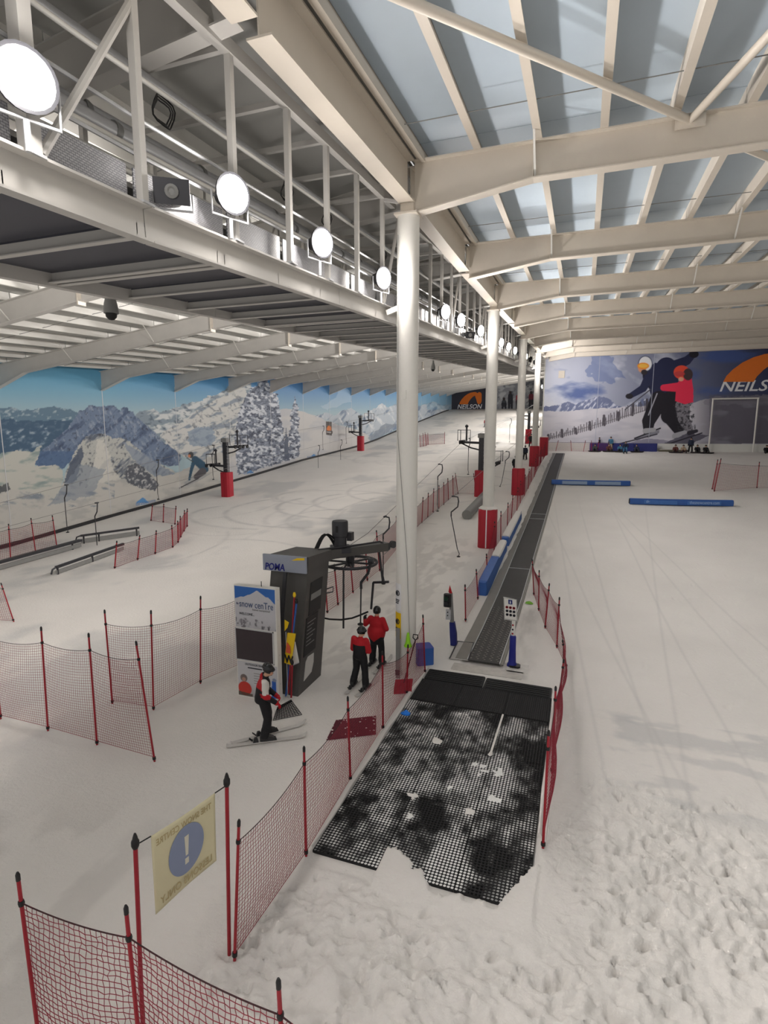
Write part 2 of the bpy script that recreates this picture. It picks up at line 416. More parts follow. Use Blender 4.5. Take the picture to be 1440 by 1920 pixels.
# ================================================================== columns
COLY = [15, 30, 45, 60]
LAB = ['tall round white steel column standing beside the lift station, carrying two notices',
       'round white column with a snow-topped red pad, just beyond the blue padded barrier',
       'round white column with red pad, third up the slope from the lift station',
       'round white column with red pad at the top end of the row, by the end mural']
for k, cy in enumerate(COLY):
    zb = float(g0(cy)); zt = float(zr(cy))-1.33
    t = thing('support_column', LAB[k], 'column', (COLX, cy, zb), 'white columns along the slope divider')
    mb = MB(); mb.lathe([(.30, -.3), (.30, zt-zb)], (COLX, cy, zb), 28); mb.build('shaft', m_white, t, True)
    mb = MB(); mb.cbox((COLX, cy, zt), (.62, .62, .05)); mb.build('cap_plate', m_cream, t)
    mb = MB(); mb.cbox((COLX, cy, zt+.05), (.36, .30, .35)); mb.build('head_stub', m_cream, t)
    if k == 0:
        mb = MB(); mb.cbox((COLX+.02, cy-.29, zb+8.0), (.08, .1, .24)); mb.build('bracket', m_white, t)
        mb = MB(); mb.path([(COLX-.19, cy-.30, zt-.5), (COLX-.17, cy-.32, 7), (COLX+.12, cy-.32, 3.5), (COLX+.2, cy-.29, 1.2)], .008, 5); mb.build('cable', m_mid, t, True)
    if k > 0:
        h = 2.1
        n = 20; rings = []
        for zz, rr in ((-.1, .47), (0, .5), (h-.08, .5), (h, .44)):
            rings.append([(COLX+rr*np.sign(math.cos(a))*abs(math.cos(a))**.6, cy+rr*np.sign(math.sin(a))*abs(math.sin(a))**.6, zb+zz) for a in [2*math.pi*(i+.5)/n for i in range(n)]])
        mb = MB(); mb.loft(rings); pad = mb.build('pad', m_redpad, t, True)
        mb = MB(); mb.box((COLX-.03, cy-.515, zb+.0), (COLX+.03, cy-.49, zb+h)); mb.build('pad_seam', m_inkw if k == 1 else m_red, pad)
        if k == 1:
            mb = MB(); mb.lathe([(.5, 0), (.52, .05), (.42, .13), (.3, .16)], (COLX, cy, zb+h-.02), 18); mb.build('snow_cap', m_snow_lump, pad, True)
    if k == 0:
        # two notices on the shaft facing the queue
        for (z0, z1, mm, nm) in ((1.95, 2.75, m_inkw, 'notice'), (1.1, 1.88, m_yellow, 'notice')):
            nseg = 6; ring0 = []; a0, a1 = math.radians(198), math.radians(258)
            V = []
            for zz in (z0, z1):
                for i in range(nseg+1):
                    a = a0+(a1-a0)*i/nseg
                    V.append((COLX+.306*math.cos(a), cy+.306*math.sin(a), zb+zz))
            n = nseg+1
            mb = MB(); mb.add(V, [(i, i+1, n+i+1, n+i) for i in range(nseg)]); no = mb.build(nm, mm, t)
            sm = no.modifiers.new('thick', 'SOLIDIFY'); sm.thickness = .012
            a = math.radians(234); c = np.array([COLX+.312*math.cos(a), cy+.312*math.sin(a), zb+(z0+z1)/2+.12])
            mb = MB(); mb.lathe([(.085, -.01), (.085, .006), (.065, .006), (.065, -.01)], c, 20, (math.cos(a), math.sin(a), 0)); mb.build('pictogram_ring', m_ink, no, True)
            mb = MB(); mb.bar(c+np.array([0, 0, -.05]), c+np.array([0, 0, .05]), .03, .02); mb.build('pictogram', m_ink, no)
            r = np.array([-math.sin(a), math.cos(a), 0])
            for q in range(3):
                mb = MB(); mb.bar(c-r*.08+np.array([0, 0, -.2-.05*q]), c+r*(.08-.02*q)+np.array([0, 0, -.2-.05*q]), .02, .02); mb.build('text_line', m_ink, no)

# ================================================================== roof over the nursery slope
def ib(w, d, tf=.03, tw=.03):
    """I profile hanging down from its top (side, up)"""
    return [(-w/2, 0), (-w/2, -tf), (-tw/2, -tf), (-tw/2, -d+tf), (-w/2, -d+tf), (-w/2, -d), (w/2, -d), (w/2, -d+tf), (tw/2, -d+tf), (tw/2, -tf), (w/2, -tf), (w/2, 0)]
def ibeam(sts, w):
    """I beam along X through stations (x, z_top, depth) at a fixed y given as sts[0][3]"""
    rings = []
    for x, z, d, y in sts:
        rings.append([(x, y+a, z+b) for a, b in ib(w, d)])
    mb = MB(); mb.loft(rings); return mb
FR = [0, 7.5, 15, 22.5, 30, 37.5, 45, 52.5, 60, 67.5, 75]
ceil_r = MB()
yy = np.array([-4]+FR[1:]+[END_Y+.3])
rings = [[(COLX-.2, y, zr(y)+.43), (RIGHT_X, y, zr(y)+.43), (RIGHT_X, y, zr(y)+.53), (COLX-.2, y, zr(y)+.53)] for y in yy]
ceil_r.loft(rings)
ceil_r = ceil_r.build('ceiling_right', m_rooflft, None, loc=(0, 0, 0)); tag(ceil_r, 'blue-grey roof with cream beams over the nursery slope', None, None, 'structure')
for y in FR[2:]:
    z = float(zr(y))
    ibeam([(COLX+.17, z, 1.3, y), (-1.45, z, .86, y), (RIGHT_X-.05, z, .76, y)], .34).build('rafter', m_cream, ceil_r)
    mb = MB(); mb.box((-1.47, y-.16, z-.84), (-1.45, y+.16, z-.03)); mb.build('stiffener', m_cream, ceil_r)
PX_ = [COLX+.3+1.47*k for k in range(20)]
random.seed(3)
for b in range(len(FR)-1):
    y0, y1 = FR[b], FR[b+1]
    if b == 0: y0 = -3.0
    for k, x in enumerate(PX_):
        if x > RIGHT_X-.5: continue
        z0, z1 = float(zr(y0)), float(zr(y1))
        # zed purlin
        mb = MB(); mb.prof((x, y0+.02, z0+.21), (x, y1-.02, z1+.21), [(-.03, -.21), (.15, -.21), (.15, -.18), (.0, -.18), (.0, .21), (-.03, .21)])
        mb.build('purlin', m_cream, ceil_r)
        xr = min(x+1.47, RIGHT_X)
        npan = 1
        mb = MB(); mb.hexa([(x+.012, y0+.01, z0+.418), (xr-.012, y0+.01, z0+.418), (xr-.012, y1-.01, z1+.418), (x+.012, y1-.01, z1+.418),
                            (x+.012, y0+.01, z0+.432), (xr-.012, y0+.01, z0+.432), (xr-.012, y1-.01, z1+.432), (x+.012, y1-.01, z1+.432)])
        mb.build('roof_panel', m_roof, ceil_r)
    # fly braces from the bottom flange of the rafter up to a purlin, and the sag rod between purlins
    for x in (PX_[2], PX_[6], PX_[10]):
        z = float(zr(y1)); mb = MB(); mb.bar((x, y1-.05, z-.78), (x, y1-.75, z+.02), .05, .012); mb.build('fly_brace', m_white, ceil_r)
    ym = y0*.25+y1*.75; zm = float(zr(ym)); mb = MB(); mb.tube((PX_[0], ym, zm+.06), (PX_[-1], ym, zm+.06), .012, n=5); mb.build('sag_rod', m_mid, ceil_r)
# roof bracing tubes meeting on the first rafter
zc = float(zr(15))
for e in ((-6.2, 6.0), (3.9, 7.6), (8.2, 22.4)):
    zz = float(zr(e[1]))-.1
    a = np.array([1.9, 15-.1 if e[1] < 15 else 15.1, zc-.12]); b = np.array([e[0], e[1], zz])
    if e[0] < -4: b = at_z(760, 0, 13.72); b = a+(b-a)*((a[0]+4.42)/(a[0]-b[0]))
    mb = MB(); mb.tube(a, b, .085, n=14); tb = mb.build('bracing_tube', m_cream, ceil_r, True)
    mb = MB(); mb.tube(a+(a-b)/np.linalg.norm(a-b)*.02, a+(b-a)/np.linalg.norm(a-b)*.05, .12, n=10); mb.build('end_plate', m_cream, tb)
mb = MB(); mb.box((1.6, 14.83, zc-.3), (2.2, 14.86, zc-.02)); mb.build('gusset_plate', m_cream, ceil_r)
# long girder over the columns
for b in range(len(FR)-1):
    y0, y1 = (FR[b], FR[b+1]) if b else (-3, 7.5)
    z0, z1 = float(zr(y0)), float(zr(y1))
    mb = MB(); mb.prof((COLX, y0+.17, z0), (COLX, y1-.17, z1), [(a, c) for a, c in ib(.42, 1.02, .035, .03)]); mb.build('eaves_girder', m_cream, ceil_r)
    mb = MB(); mb.bar((COLX+.42, y0+.1, z0+.02), (COLX+.42, y1-.1, z1+.02), .1, .2); mb.build('eaves_purlin', m_cream, ceil_r)

# ================================================================== roof over the main slope
FL = [0.0, 7.5]+[0.7+7.5*k for k in range(2, 19)]+[FAR_Y]
rings = [[(WALL_L, y, zl(WALL_L, y)+.30), (COLX-.22, y, zl(COLX-.22, y)+.30), (COLX-.22, y, zl(COLX, y)+.40), (WALL_L, y, zl(WALL_L, y)+.40)] for y in [-4]+FL+[FAR_Y+.3]]
mb = MB(); mb.loft(rings); ceil_l = mb.build('ceiling_left', m_rooflft, None, loc=(0, 0, 0)); tag(ceil_l, 'pale ribbed roof with deep rafters over the main slope', None, None, 'structure')
for y in FL[1:-1]:
    st = []
    for x, d in ((COLX-.2, .9), (-9, .8), (-17, .78), (-29.6, .78), (WALL_L+.03, 1.32)):
        st.append((x, float(zl(x, y)), d, y))
    ibeam(st, .3).build('rafter', m_cream2, ceil_l)
    mb = MB(); mb.box((-17.03, y-.17, float(zl(-17, y))-.9), (-16.97, y+.17, float(zl(-17, y))-.0)); mb.build('splice_plate', m_cream, ceil_l)
    for x in (-20.5, -26):
        z = float(zl(x, y)); mb = MB(); mb.bar((x, y-.05, z-.76), (x, y-.8, z+.02), .05, .012); mb.build('fly_brace', m_white, ceil_l)
for b in range(len(FL)-1):
    y0, y1 = FL[b], FL[b+1]
    for k in range(16):
        x = -8.5-1.5*k
        z0, z1 = float(zl(x, y0)), float(zl(x, y1))
        mb = MB(); mb.prof((x, y0+.02, z0+.14), (x, y1-.02, z1+.14), [(.02, -.14), (-.11, -.14), (-.11, -.12), (.0, -.12), (.0, .14), (.02, .14)])
        mb.build('purlin', m_white, ceil_l)
    if b in (1, 2, 3, 4):
        ym = y0*.5+y1*.5; mb = MB(); mb.tube((-9, ym, float(zl(-9, ym))+.05), (-31, ym, float(zl(-31, ym))+.05), .012, n=5); mb.build('sag_rod', m_mid, ceil_l)
# ================================================================== walls and their printed murals
PRINT_GAIN = 1.0
class Print:
    """a flat printed picture: colours worked out at every point of a fine grid, in the coordinates the print was measured in"""
    def __init__(s, U, V, base):
        s.U, s.V = U, V; s.T = np.ones(U.shape+(3,))*np.asarray(base, float)
    def mask(s, pts, jit=0.0, jf=.2, seed=0):
        U, V = s.U, s.V
        if jit:
            U = U+jit*2*(fbm(U*jf, V*jf, seed, 3)-.5); V = V+jit*2*(fbm(U*jf+50, V*jf, seed+5, 3)-.5)
        ins = np.zeros(U.shape, bool); n = len(pts)
        for i in range(n):
            x0, y0 = pts[i]; x1, y1 = pts[(i+1) % n]
            if y0 == y1: continue
            c = ((y0 > V) != (y1 > V)) & (U < (x1-x0)*(V-y0)/(y1-y0)+x0)
            ins ^= c
        return ins
    def put(s, m, col, a=1.0):
        w = (m*a)[..., None] if not np.isscalar(a) else (m.astype(float)*a)[..., None]
        c = np.asarray(col, float)
        s.T = s.T*(1-w)+c*w
    def poly(s, pts, col, a=1.0, jit=0.0, jf=.2, seed=0):
        m = s.mask(pts, jit, jf, seed); s.put(m, col, a); return m
    def streaks(s, m, col, amt, fx, fy, thr, seed, slant=0.0, sharp=6):
        n = fbm(s.U*fx+s.V*slant, s.V*fy, seed, 4)
        s.put(m, col, np.clip((n-thr)*sharp, 0, 1)*amt)
    def line(s, p0, p1, w, col, a=1.0):
        x0, y0 = p0; x1, y1 = p1; L = math.hypot(x1-x0, y1-y0)+1e-6
        t = np.clip(((s.U-x0)*(x1-x0)+(s.V-y0)*(y1-y0))/L**2, 0, 1)
        d = np.hypot(s.U-x0-t*(x1-x0), s.V-y0-t*(y1-y0)); s.put(np.clip((w-d)/.7+.5, 0, 1), col, a)
    def limb(s, p0, p1, r0, r1, col):
        x0, y0 = p0; x1, y1 = p1; L = math.hypot(x1-x0, y1-y0)+1e-6
        t = np.clip(((s.U-x0)*(x1-x0)+(s.V-y0)*(y1-y0))/L**2, 0, 1)
        d = np.hypot(s.U-x0-t*(x1-x0), s.V-y0-t*(y1-y0)); s.put(np.clip((r0+(r1-r0)*t-d)/.8+.5, 0, 1), col)
    def ell(s, c, rx, ry, col, a=1.0):
        d = np.hypot((s.U-c[0])/rx, (s.V-c[1])/ry); s.put(np.clip((1-d)*min(rx, ry)+.5, 0, 1), col, a)
    def tone(s):
        return np.clip(lin(np.clip(s.T, 0, 255))*PRINT_GAIN, 0, .9)
m_print = attr_mat('printed_panel', .55, .3)
m_wall = pm('wall_panel', (216, 216, 212), .6, .03, 1)

# ------------------------------------------------------------------ left wall
mb = MB()
rings = []
for y in (-4, 15, 30, 45, 60, 75, 98, 133, FAR_Y+.4):
    rings.append([(WALL_L-.3, y, g0(y)-1), (WALL_L-.02, y, g0(y)-1), (WALL_L-.02, y, zl(WALL_L, y)+.35), (WALL_L-.3, y, zl(WALL_L, y)+.35)])
mb.loft(rings); wl = mb.build('wall_left', m_wall, None, loc=(0, 0, 0)); tag(wl, 'long side wall of the main slope printed with a snowy mountain panorama', None, None, 'structure')
cols = np.arange(-190, 852, 1.35)
Yc = np.array([at_x(u, 800, WALL_L)[1] for u in cols]); Yc[-1] = FAR_Y
tt = np.linspace(0, 1, 200)
YY, TT = np.meshgrid(Yc, tt)
ZB = g0(YY)+.0; ZT = zl(WALL_L, YY)+.30
ZZ = ZB+(ZT-ZB)*TT
P = np.stack([np.full(YY.shape, WALL_L), YY, ZZ], -1)
U, V = px(P)
q = Print(U, V, (120, 158, 178))
# sky
skyc = np.stack([np.interp(U, [-150, 0, 200, 420, 560, 700, 850], a) for a in ([96, 100, 92, 70, 58, 62, 80], [152, 156, 154, 132, 112, 118, 140], [178, 184, 188, 184, 172, 178, 190])], -1)
hor = np.array([156, 178, 186.]); k = np.clip((V-700)/75, 0, 1)**1.3
q.T = skyc*(1-k[..., None])+hor*k[..., None]
cl = q.mask([(632, 745), (640, 722), (652, 728), (660, 752), (640, 758), (610, 768), (600, 764)], 5, .08, 4)
q.put(cl, (206, 212, 218), .3)
# far ranges
m = q.poly([(-190, 755), (-120, 775), (-60, 760), (0, 766), (20, 764), (38, 771), (60, 768), (85, 764), (104, 762), (125, 767), (145, 772), (165, 800), (160, 850), (-190, 880)], (92, 118, 136), 1, 4, .12, 1)
q.streaks(m, (188, 196, 200), .7, .12, .18, .56, 7, .05)
q.put(m*(V+10*(fbm(U*.08, V*.1, 9, 3)-.5) > 788), (52, 78, 104), .75); q.streaks(m & (V > 785), (176, 186, 194), .8, .09, .16, .62, 8, .06)
m = q.poly([(245, 785), (262, 770), (290, 768), (300, 774), (330, 765), (345, 757), (372, 752), (395, 742), (415, 737), (432, 720), (445, 700), (470, 700), (470, 830), (330, 850), (280, 815)], (128, 142, 152), 1, 4, .12, 12)
q.streaks(m, (206, 208, 206), .9, .07, .11, .47, 13, .06); q.streaks(m, (78, 92, 106), .75, .15, .2, .57, 14, -.08)
# sunlit ridge rising to the trees
m = q.poly([(300, 815), (322, 800), (345, 790), (372, 766), (395, 755), (420, 742), (440, 728), (460, 715), (470, 860), (380, 870), (320, 845)], (196, 196, 192), 1, 3, .15, 15)
q.streaks(m, (120, 132, 146), .85, .08, .12, .53, 16, .1); q.streaks(m, (86, 92, 100), .7, .22, .2, .6, 17, -.1)
q.poly([(352, 812), (372, 800), (400, 802), (404, 826), (392, 836), (355, 836)], (124, 142, 162), .7, 4, .2, 18)
# the great pyramid
m = q.poly([(62, 872), (66, 852), (88, 836), (112, 818), (132, 797), (150, 770), (160, 768), (168, 760), (185, 761), (196, 762), (206, 759), (219, 764), (226, 772), (232, 762), (240, 766), (252, 778), (266, 790), (285, 806), (304, 826), (326, 842), (340, 854), (335, 874), (300, 872), (240, 850), (180, 850), (130, 868), (118, 880), (100, 874)], (104, 120, 144), 1, 3, .18, 21)
q.streaks(m, (60, 76, 104), .75, .10, .05, .52, 22, .10); q.streaks(m, (150, 160, 174), .7, .25, .12, .56, 23, -.12)
q.streaks(m, (44, 50, 64), .6, .30, .24, .64, 24)
q.put(m*(V > 846)*(U < 150), (70, 96, 132), .7)
# pale valley on the left
m = q.poly([(-190, 868), (-60, 856), (0, 850), (30, 845), (58, 846), (80, 836), (70, 856), (66, 874), (105, 873), (120, 882), (112, 930), (60, 960), (-190, 990)], (184, 184, 176), 1, 4, .1, 31)
q.streaks(m, (110, 132, 132), .7, .03, .09, .56, 32, .02)
# nearer summit with its ridge
m = q.poly([(118, 905), (124, 884), (138, 852), (150, 833), (160, 820), (172, 814), (186, 812), (200, 815), (212, 822), (228, 820), (245, 828), (262, 845), (290, 866), (318, 878), (346, 892), (352, 915), (300, 925), (118, 935)], (176, 177, 172), 1, 3, .2, 41)
q.streaks(m, (82, 92, 108), .9, .10, .06, .54, 42, .09); q.streaks(m, (58, 62, 72), .8, .26, .2, .6, 43)
q.put(q.mask([(228, 828), (262, 846), (318, 882), (340, 894), (300, 900), (250, 862)], 3, .2, 44), (128, 140, 156), .75)
m2 = q.poly([(120, 905), (132, 868), (152, 836), (158, 850), (142, 900), (124, 912)], (74, 84, 102), .85, 3, .25, 45)
q.poly([(182, 822), (196, 828), (206, 850), (212, 880), (232, 905), (200, 925), (160, 925), (172, 880), (180, 850)], (202, 200, 192), .8, 3, .2, 46)
# foreground snow
m = q.poly([(-190, 930), (0, 915), (70, 925), (105, 935), (118, 905), (150, 915), (215, 900), (330, 890), (352, 878), (380, 862), (420, 846), (450, 838), (450, 1100), (-190, 1200)], (184, 182, 176), 1, 4, .1, 51)
q.streaks(m & (U < 215) & (V < 950), (112, 124, 136), .8, .05, .12, .55, 52, -.06)
q.streaks(m, (160, 160, 158), .6, .04, .1, .55, 53)
q.put(q.mask([(150, 870), (200, 880), (170, 930), (90, 948), (120, 910)], 4, .15, 54), (126, 136, 148), .6)
m = q.poly([(234, 890), (240, 874), (256, 869), (268, 876), (282, 890), (298, 908), (292, 920), (262, 915), (240, 906)], (86, 90, 98), 1, 2, .3, 55)
q.streaks(m, (196, 196, 194), .9, .3, .25, .55, 56)
q.poly([(-5, 915), (15, 905), (20, 918), (-5, 925)], (66, 70, 74), .8, 3, .3, 57)
# hill behind the trees
m = q.poly([(520, 770), (538, 766), (560, 770), (590, 779), (615, 790), (640, 798), (670, 806), (690, 815), (700, 835), (852, 770), (852, 900), (430, 1000), (430, 860), (520, 800)], (192, 190, 188), 1, 1.5, .1, 61)
q.streaks(m, (172, 174, 180), .6, .03, .06, .5, 62)
# far sharp peaks
m = q.poly([(590, 780), (612, 774), (628, 779), (642, 770), (657, 765), (668, 772), (680, 778), (694, 770), (706, 764), (716, 757), (728, 764), (742, 758), (752, 757), (775, 764), (800, 758), (812, 752), (830, 760), (852, 758), (852, 790), (745, 805), (700, 822), (668, 804), (630, 794)], (172, 180, 188), 1, 2, .2, 71)
q.streaks(m, (96, 114, 138), .8, .18, .07, .52, 72, .12); q.streaks(m, (222, 222, 220), .7, .2, .08, .57, 73, -.1)
m = q.poly([(690, 822), (705, 808), (720, 795), (745, 795), (715, 820), (700, 832)], (120, 130, 142), .8, 2, .2, 74)
q.put((U > 800) & (V < 768) & (V > 730), (104, 150, 178), .35)
# snow-laden firs
def firs(pts, s):
    m = q.poly(pts, (96, 104, 120), 1, 4, .25, s)
    q.streaks(m, (44, 52, 70), .95, .22, .2, .50, s+1, .12); q.streaks(m, (206, 210, 216), .95, .2, .26, .50, s+2, -.1, 9); q.streaks(m, (150, 158, 172), .8, .35, .4, .55, s+3)
firs([(445, 884), (442, 850), (440, 815), (446, 785), (452, 760), (462, 742), (470, 728), (482, 722), (490, 712), (500, 712), (505, 722), (512, 735), (520, 740), (524, 765), (528, 790), (534, 822), (540, 850), (545, 862), (450, 890)], 81)
firs([(540, 862), (543, 840), (540, 822), (545, 800), (544, 780), (549, 760), (553, 743), (557, 760), (560, 780), (559, 800), (563, 822), (561, 858)], 91)
m = q.poly([(532, 860), (533, 830), (537, 800), (541, 830), (542, 862)], (70, 80, 98), .9, 2, .3, 95)
# printed skier touching the snow
T_ = (36, 74, 98)
q.poly([(345, 905), (362, 892), (395, 888), (380, 898), (350, 912)], (150, 152, 152), .8)
q.limb((366, 862), (378, 872), 7, 8, T_); q.limb((378, 872), (385, 880), 8, 6, T_); q.limb((364, 864), (359, 880), 4, 3, T_); q.limb((359, 880), (355, 899), 3, 2, T_)
q.limb((380, 884), (368, 894), 7, 5, (74, 72, 78)); q.ell((358, 853), 5, 6, (58, 60, 62)); q.ell((355, 855), 2.4, 3, (196, 120, 80)); q.line((350, 858), (362, 866), .8, (60, 62, 60)); q.line((337, 915), (372, 897), 1.0, (60, 62, 66))
# grey advertising board printed on the hill
q.poly([(611.5, 790), (622.5, 791), (622.5, 817), (611.5, 815)], (70, 64, 62))
q.ell((617, 804), 4.2, 6, (214, 122, 62)); q.poly([(612, 807), (623, 808), (623, 813), (612, 812)], (70, 64, 62)); q.line((613.5, 810), (620.5, 811), .7, (206, 200, 196))
# small blue peak emblems along the foot
for (cx, cy, w) in ((267, 943, 13), (469, 887, 7), (588, 856, 6)):
    q.poly([(cx-w, cy), (cx-w*.25, cy-w*.62), (cx+w*.1, cy-w*.8), (cx+w*.8, cy-w*.2), (cx+w, cy)], (84, 136, 186))
    q.poly([(cx-w, cy+1), (cx+w, cy+1), (cx+w, cy+w*.32), (cx-w, cy+w*.32)], (150, 170, 192), .6)
mural = grid_obj('mural_print', P, m_print, q.tone(), wl)
for y in FL[3:]:     # joints between the wall panels
    mb = MB(); mb.box((WALL_L, y-.025, g0(y)+.1), (WALL_L+.012, y+.025, float(zl(WALL_L, y))-.9)); mb.build('panel_joint', m_galv, wl)
for (cx, cy, sz) in ((267, 948.5, .42), (469, 890, .36), (588, 858.5, .36)):
    p = at_x(cx-12, cy, WALL_L+.005); lettering('the snow centre', sz, p, (0, 1, .02), (0, 0, 1), pm('ink_blue', (84, 120, 170), .6), wl, depth=.004, sx=.75)
# dark kerb and the pale ledge at the foot of the wall
rings = [[(WALL_L, y, g0(y)-.2), (WALL_L+.14, y, g0(y)-.2), (WALL_L+.14, y, g0(y)+.20), (WALL_L, y, g0(y)+.20)] for y in [10]+[t for t in np.arange(15, 141, 3)]]
mb = MB(); mb.loft(rings); bl = mb.build('baseboard_left', pm('dark_kerb', (40, 40, 42), .7), None, loc=(0, 0, 0)); tag(bl, 'dark kerb running along the foot of the left wall', None, None, 'structure')

# ------------------------------------------------------------------ far wall of the main slope
mb = MB(); mb.box((WALL_L-.3, FAR_Y+.02, 8), (COLX-.1, FAR_Y+.4, 24)); wf = mb.build('wall_back', m_wall, None, loc=(0, 0, 0)); tag(wf, 'far wall at the top of the main slope with a dark logo panel', None, None, 'structure')
xs2 = np.linspace(WALL_L, COLX-.1, 260); zs2 = np.linspace(10.5, 21.5, 130)
XX, ZZ = np.meshgrid(xs2, zs2); P = np.stack([XX, np.full(XX.shape, FAR_Y), ZZ], -1); U, V = px(P)
q = Print(U, V, (96, 118, 140))
q.put(U < 842, (112, 150, 172)); q.streaks(U < 842, (70, 92, 112), .8, .2, .1, .5, 101); q.put((U > 838) & (U < 924), (62, 62, 72))
m = U >= 922; q.put(m, (150, 152, 158)); q.streaks(m, (196, 198, 200), .9, .12, .16, .5, 102, .1); q.streaks(m, (92, 96, 106), .8, .2, .2, .58, 103)
for (cx, h, c) in ((957, 34, (46, 46, 54)), (972, 32, (150, 40, 56)), (996, 34, (120, 46, 60)), (945, 22, (70, 74, 80))):
    q.limb((cx, 768-h+8), (cx, 768-h*.45), 4.5, 5.0, c); q.limb((cx-2.4, 768-h*.5), (cx-2.6, 766), 2.4, 1.8, (44, 46, 54)); q.limb((cx+2.4, 768-h*.5), (cx+2.6, 766), 2.4, 1.8, (44, 46, 54)); q.ell((cx, 768-h+2), 2.4, 3, (60, 52, 52))
grid_obj('mural_print', P, m_print, q.tone(), wf)
def logo(U0, V0, w, h, pl, parent, txt, tsize, tpos, dep, fit):
    """orange arch with a pointed dark gap, white slanted lettering below"""
    pts = []
    pts = [(U0+w*a, V0-h*b) for a, b in ((0, 0), (.04, .2), (.12, .42), (.24, .66), (.38, .84), (.52, .95), (.66, 1.0), (.76, .99), (.81, .90), (.88, 1.0), (.96, .97), (1.0, .85), (1.0, .25), (.96, .06), (.86, 0), (.80, .12), (.76, .4), (.70, .70), (.60, .60), (.50, .40), (.42, .18), (.38, 0))]
    mb = MB(); mb.slab([pl(*p) for p in pts], (0, -1, 0), dep); mb.build('logo_arch', m_orange, parent)
    o = pl(*tpos); lettering(txt, tsize, o, (1, 0, 0), (0, 0, 1), m_inkw, parent, depth=dep, shear=.25, bold=tsize*.012, fit=fit)
lg = lambda u, v: at_y(u, v, FAR_Y-.01)
logo(861, 758, 42, 23, lg, wf, 'NEILSON', 1.55, (857, 766.5), .02, 6.3)

# ------------------------------------------------------------------ end wall of the nursery slope, with the side return
ztop = float(zr(END_Y))+.42
mb = MB(); mb.box((COLX-.35, END_Y+.02, 3.2), (RIGHT_X+.3, END_Y+.35, ztop)); we = mb.build('wall_end', m_wall, None, loc=(0, 0, 0)); tag(we, 'end wall of the nursery slope with a huge printed picture of two skiers', None, None, 'structure')
rings = [[(COLX-.5, y, g0(y)-1), (COLX-.36, y, g0(y)-1), (COLX-.36, y, zr(y)+.2), (COLX-.5, y, zr(y)+.2)] for y in (END_Y+.02, 98, 133, FAR_Y+.3)]
mb = MB(); mb.loft(rings); wr = mb.build('wall_return', m_wall, None, loc=(0, 0, 0)); tag(wr, 'side wall closing the upper main slope beside the end mural', None, None, 'structure')
mb = MB(); mb.box((RIGHT_X, -4, -1), (RIGHT_X+.3, END_Y+.3, 17.3)); wrt = mb.build('wall_right', m_wall, None, loc=(0, 0, 0)); tag(wrt, 'plain white side wall of the nursery slope beyond the view', None, None, 'structure')
xs2 = np.linspace(COLX-.35, RIGHT_X, 520); zs2 = np.linspace(5.35, ztop, 240)
XX, ZZ = np.meshgrid(xs2, zs2); P = np.stack([XX, np.full(XX.shape, END_Y), ZZ], -1); U, V = px(P)
q = Print(U, V, (150, 158, 178))
# cloudy sky, deep blue to pale; some lamp glare painted into the pale side
k = np.clip((U-1010)/430, 0, 1.2)[..., None]
q.T = np.array([186, 190, 204.])*(1-k)+np.array([44, 50, 78.])*k
dk = fbm(U*.012+V*.004, V*.03, 111, 5)
q.put(np.clip((dk-.52)*6, 0, 1)*(V < 775), (62, 80, 132), .85)
cloud = fbm(U*.016-V*.012, V*.022+U*.004, 121, 5)
q.put(np.clip((cloud-.47)*5, 0, 1), (196, 198, 206), .9*np.clip((1330-U)/130, 0, 1))
q.put(q.mask([(1100, 690), (1108, 664), (1135, 668), (1160, 690), (1172, 708), (1140, 712), (1112, 706)], 16, .05, 5), (70, 88, 138), .45)
q.put(np.clip((V-640)/-1, 0, 1), (60, 64, 90), .5)
# mountains, snowfield
m = q.poly([(1000, 764), (1030, 762), (1048, 758), (1066, 754), (1082, 758), (1096, 750), (1112, 747), (1124, 743), (1138, 746), (1156, 760), (1175, 766), (1205, 748), (1240, 752), (1260, 762), (1000, 775)], (98, 106, 136), 1, 2.5, .2, 131)
q.streaks(m, (200, 202, 212), .8, .2, .12, .55, 132, .12)
m = q.poly([(980, 770), (1050, 771), (1160, 764), (1300, 756), (1340, 744), (1620, 744), (1620, 900), (980, 900)], (184, 182, 190), 1, 2, .1, 133)
dk2 = np.clip((U-1295)/60, 0, 1)*m; q.put(dk2, (86, 84, 96)); q.streaks(m, (160, 160, 172), .5, .02, .08, .52, 134)
m = q.mask([(1320, 748), (1440, 740), (1620, 738), (1620, 752), (1320, 760)], 3, .2, 135); q.put(m, (120, 118, 128), .7)
# picket fence wandering up the snow
for i in range(58):
    t = i/57; u = 1028+t*214; v = 824-t*60+6*math.sin(t*5)*.6; hgt = 8+14*t*(1 if t < .8 else .8)+3*math.sin(i*2.1)
    q.line((u, v), (u+1.2*math.sin(i*1.7), v-hgt), .75 if i % 7 else 2.4, (64, 60, 68), .9)
q.line((1028, 822), (1242, 760), .6, (96, 92, 98), .8)
# shadow side snow by the goal
q.poly([(1330, 740), (1620, 740), (1620, 835), (1330, 835)], (88, 85, 94), .4)
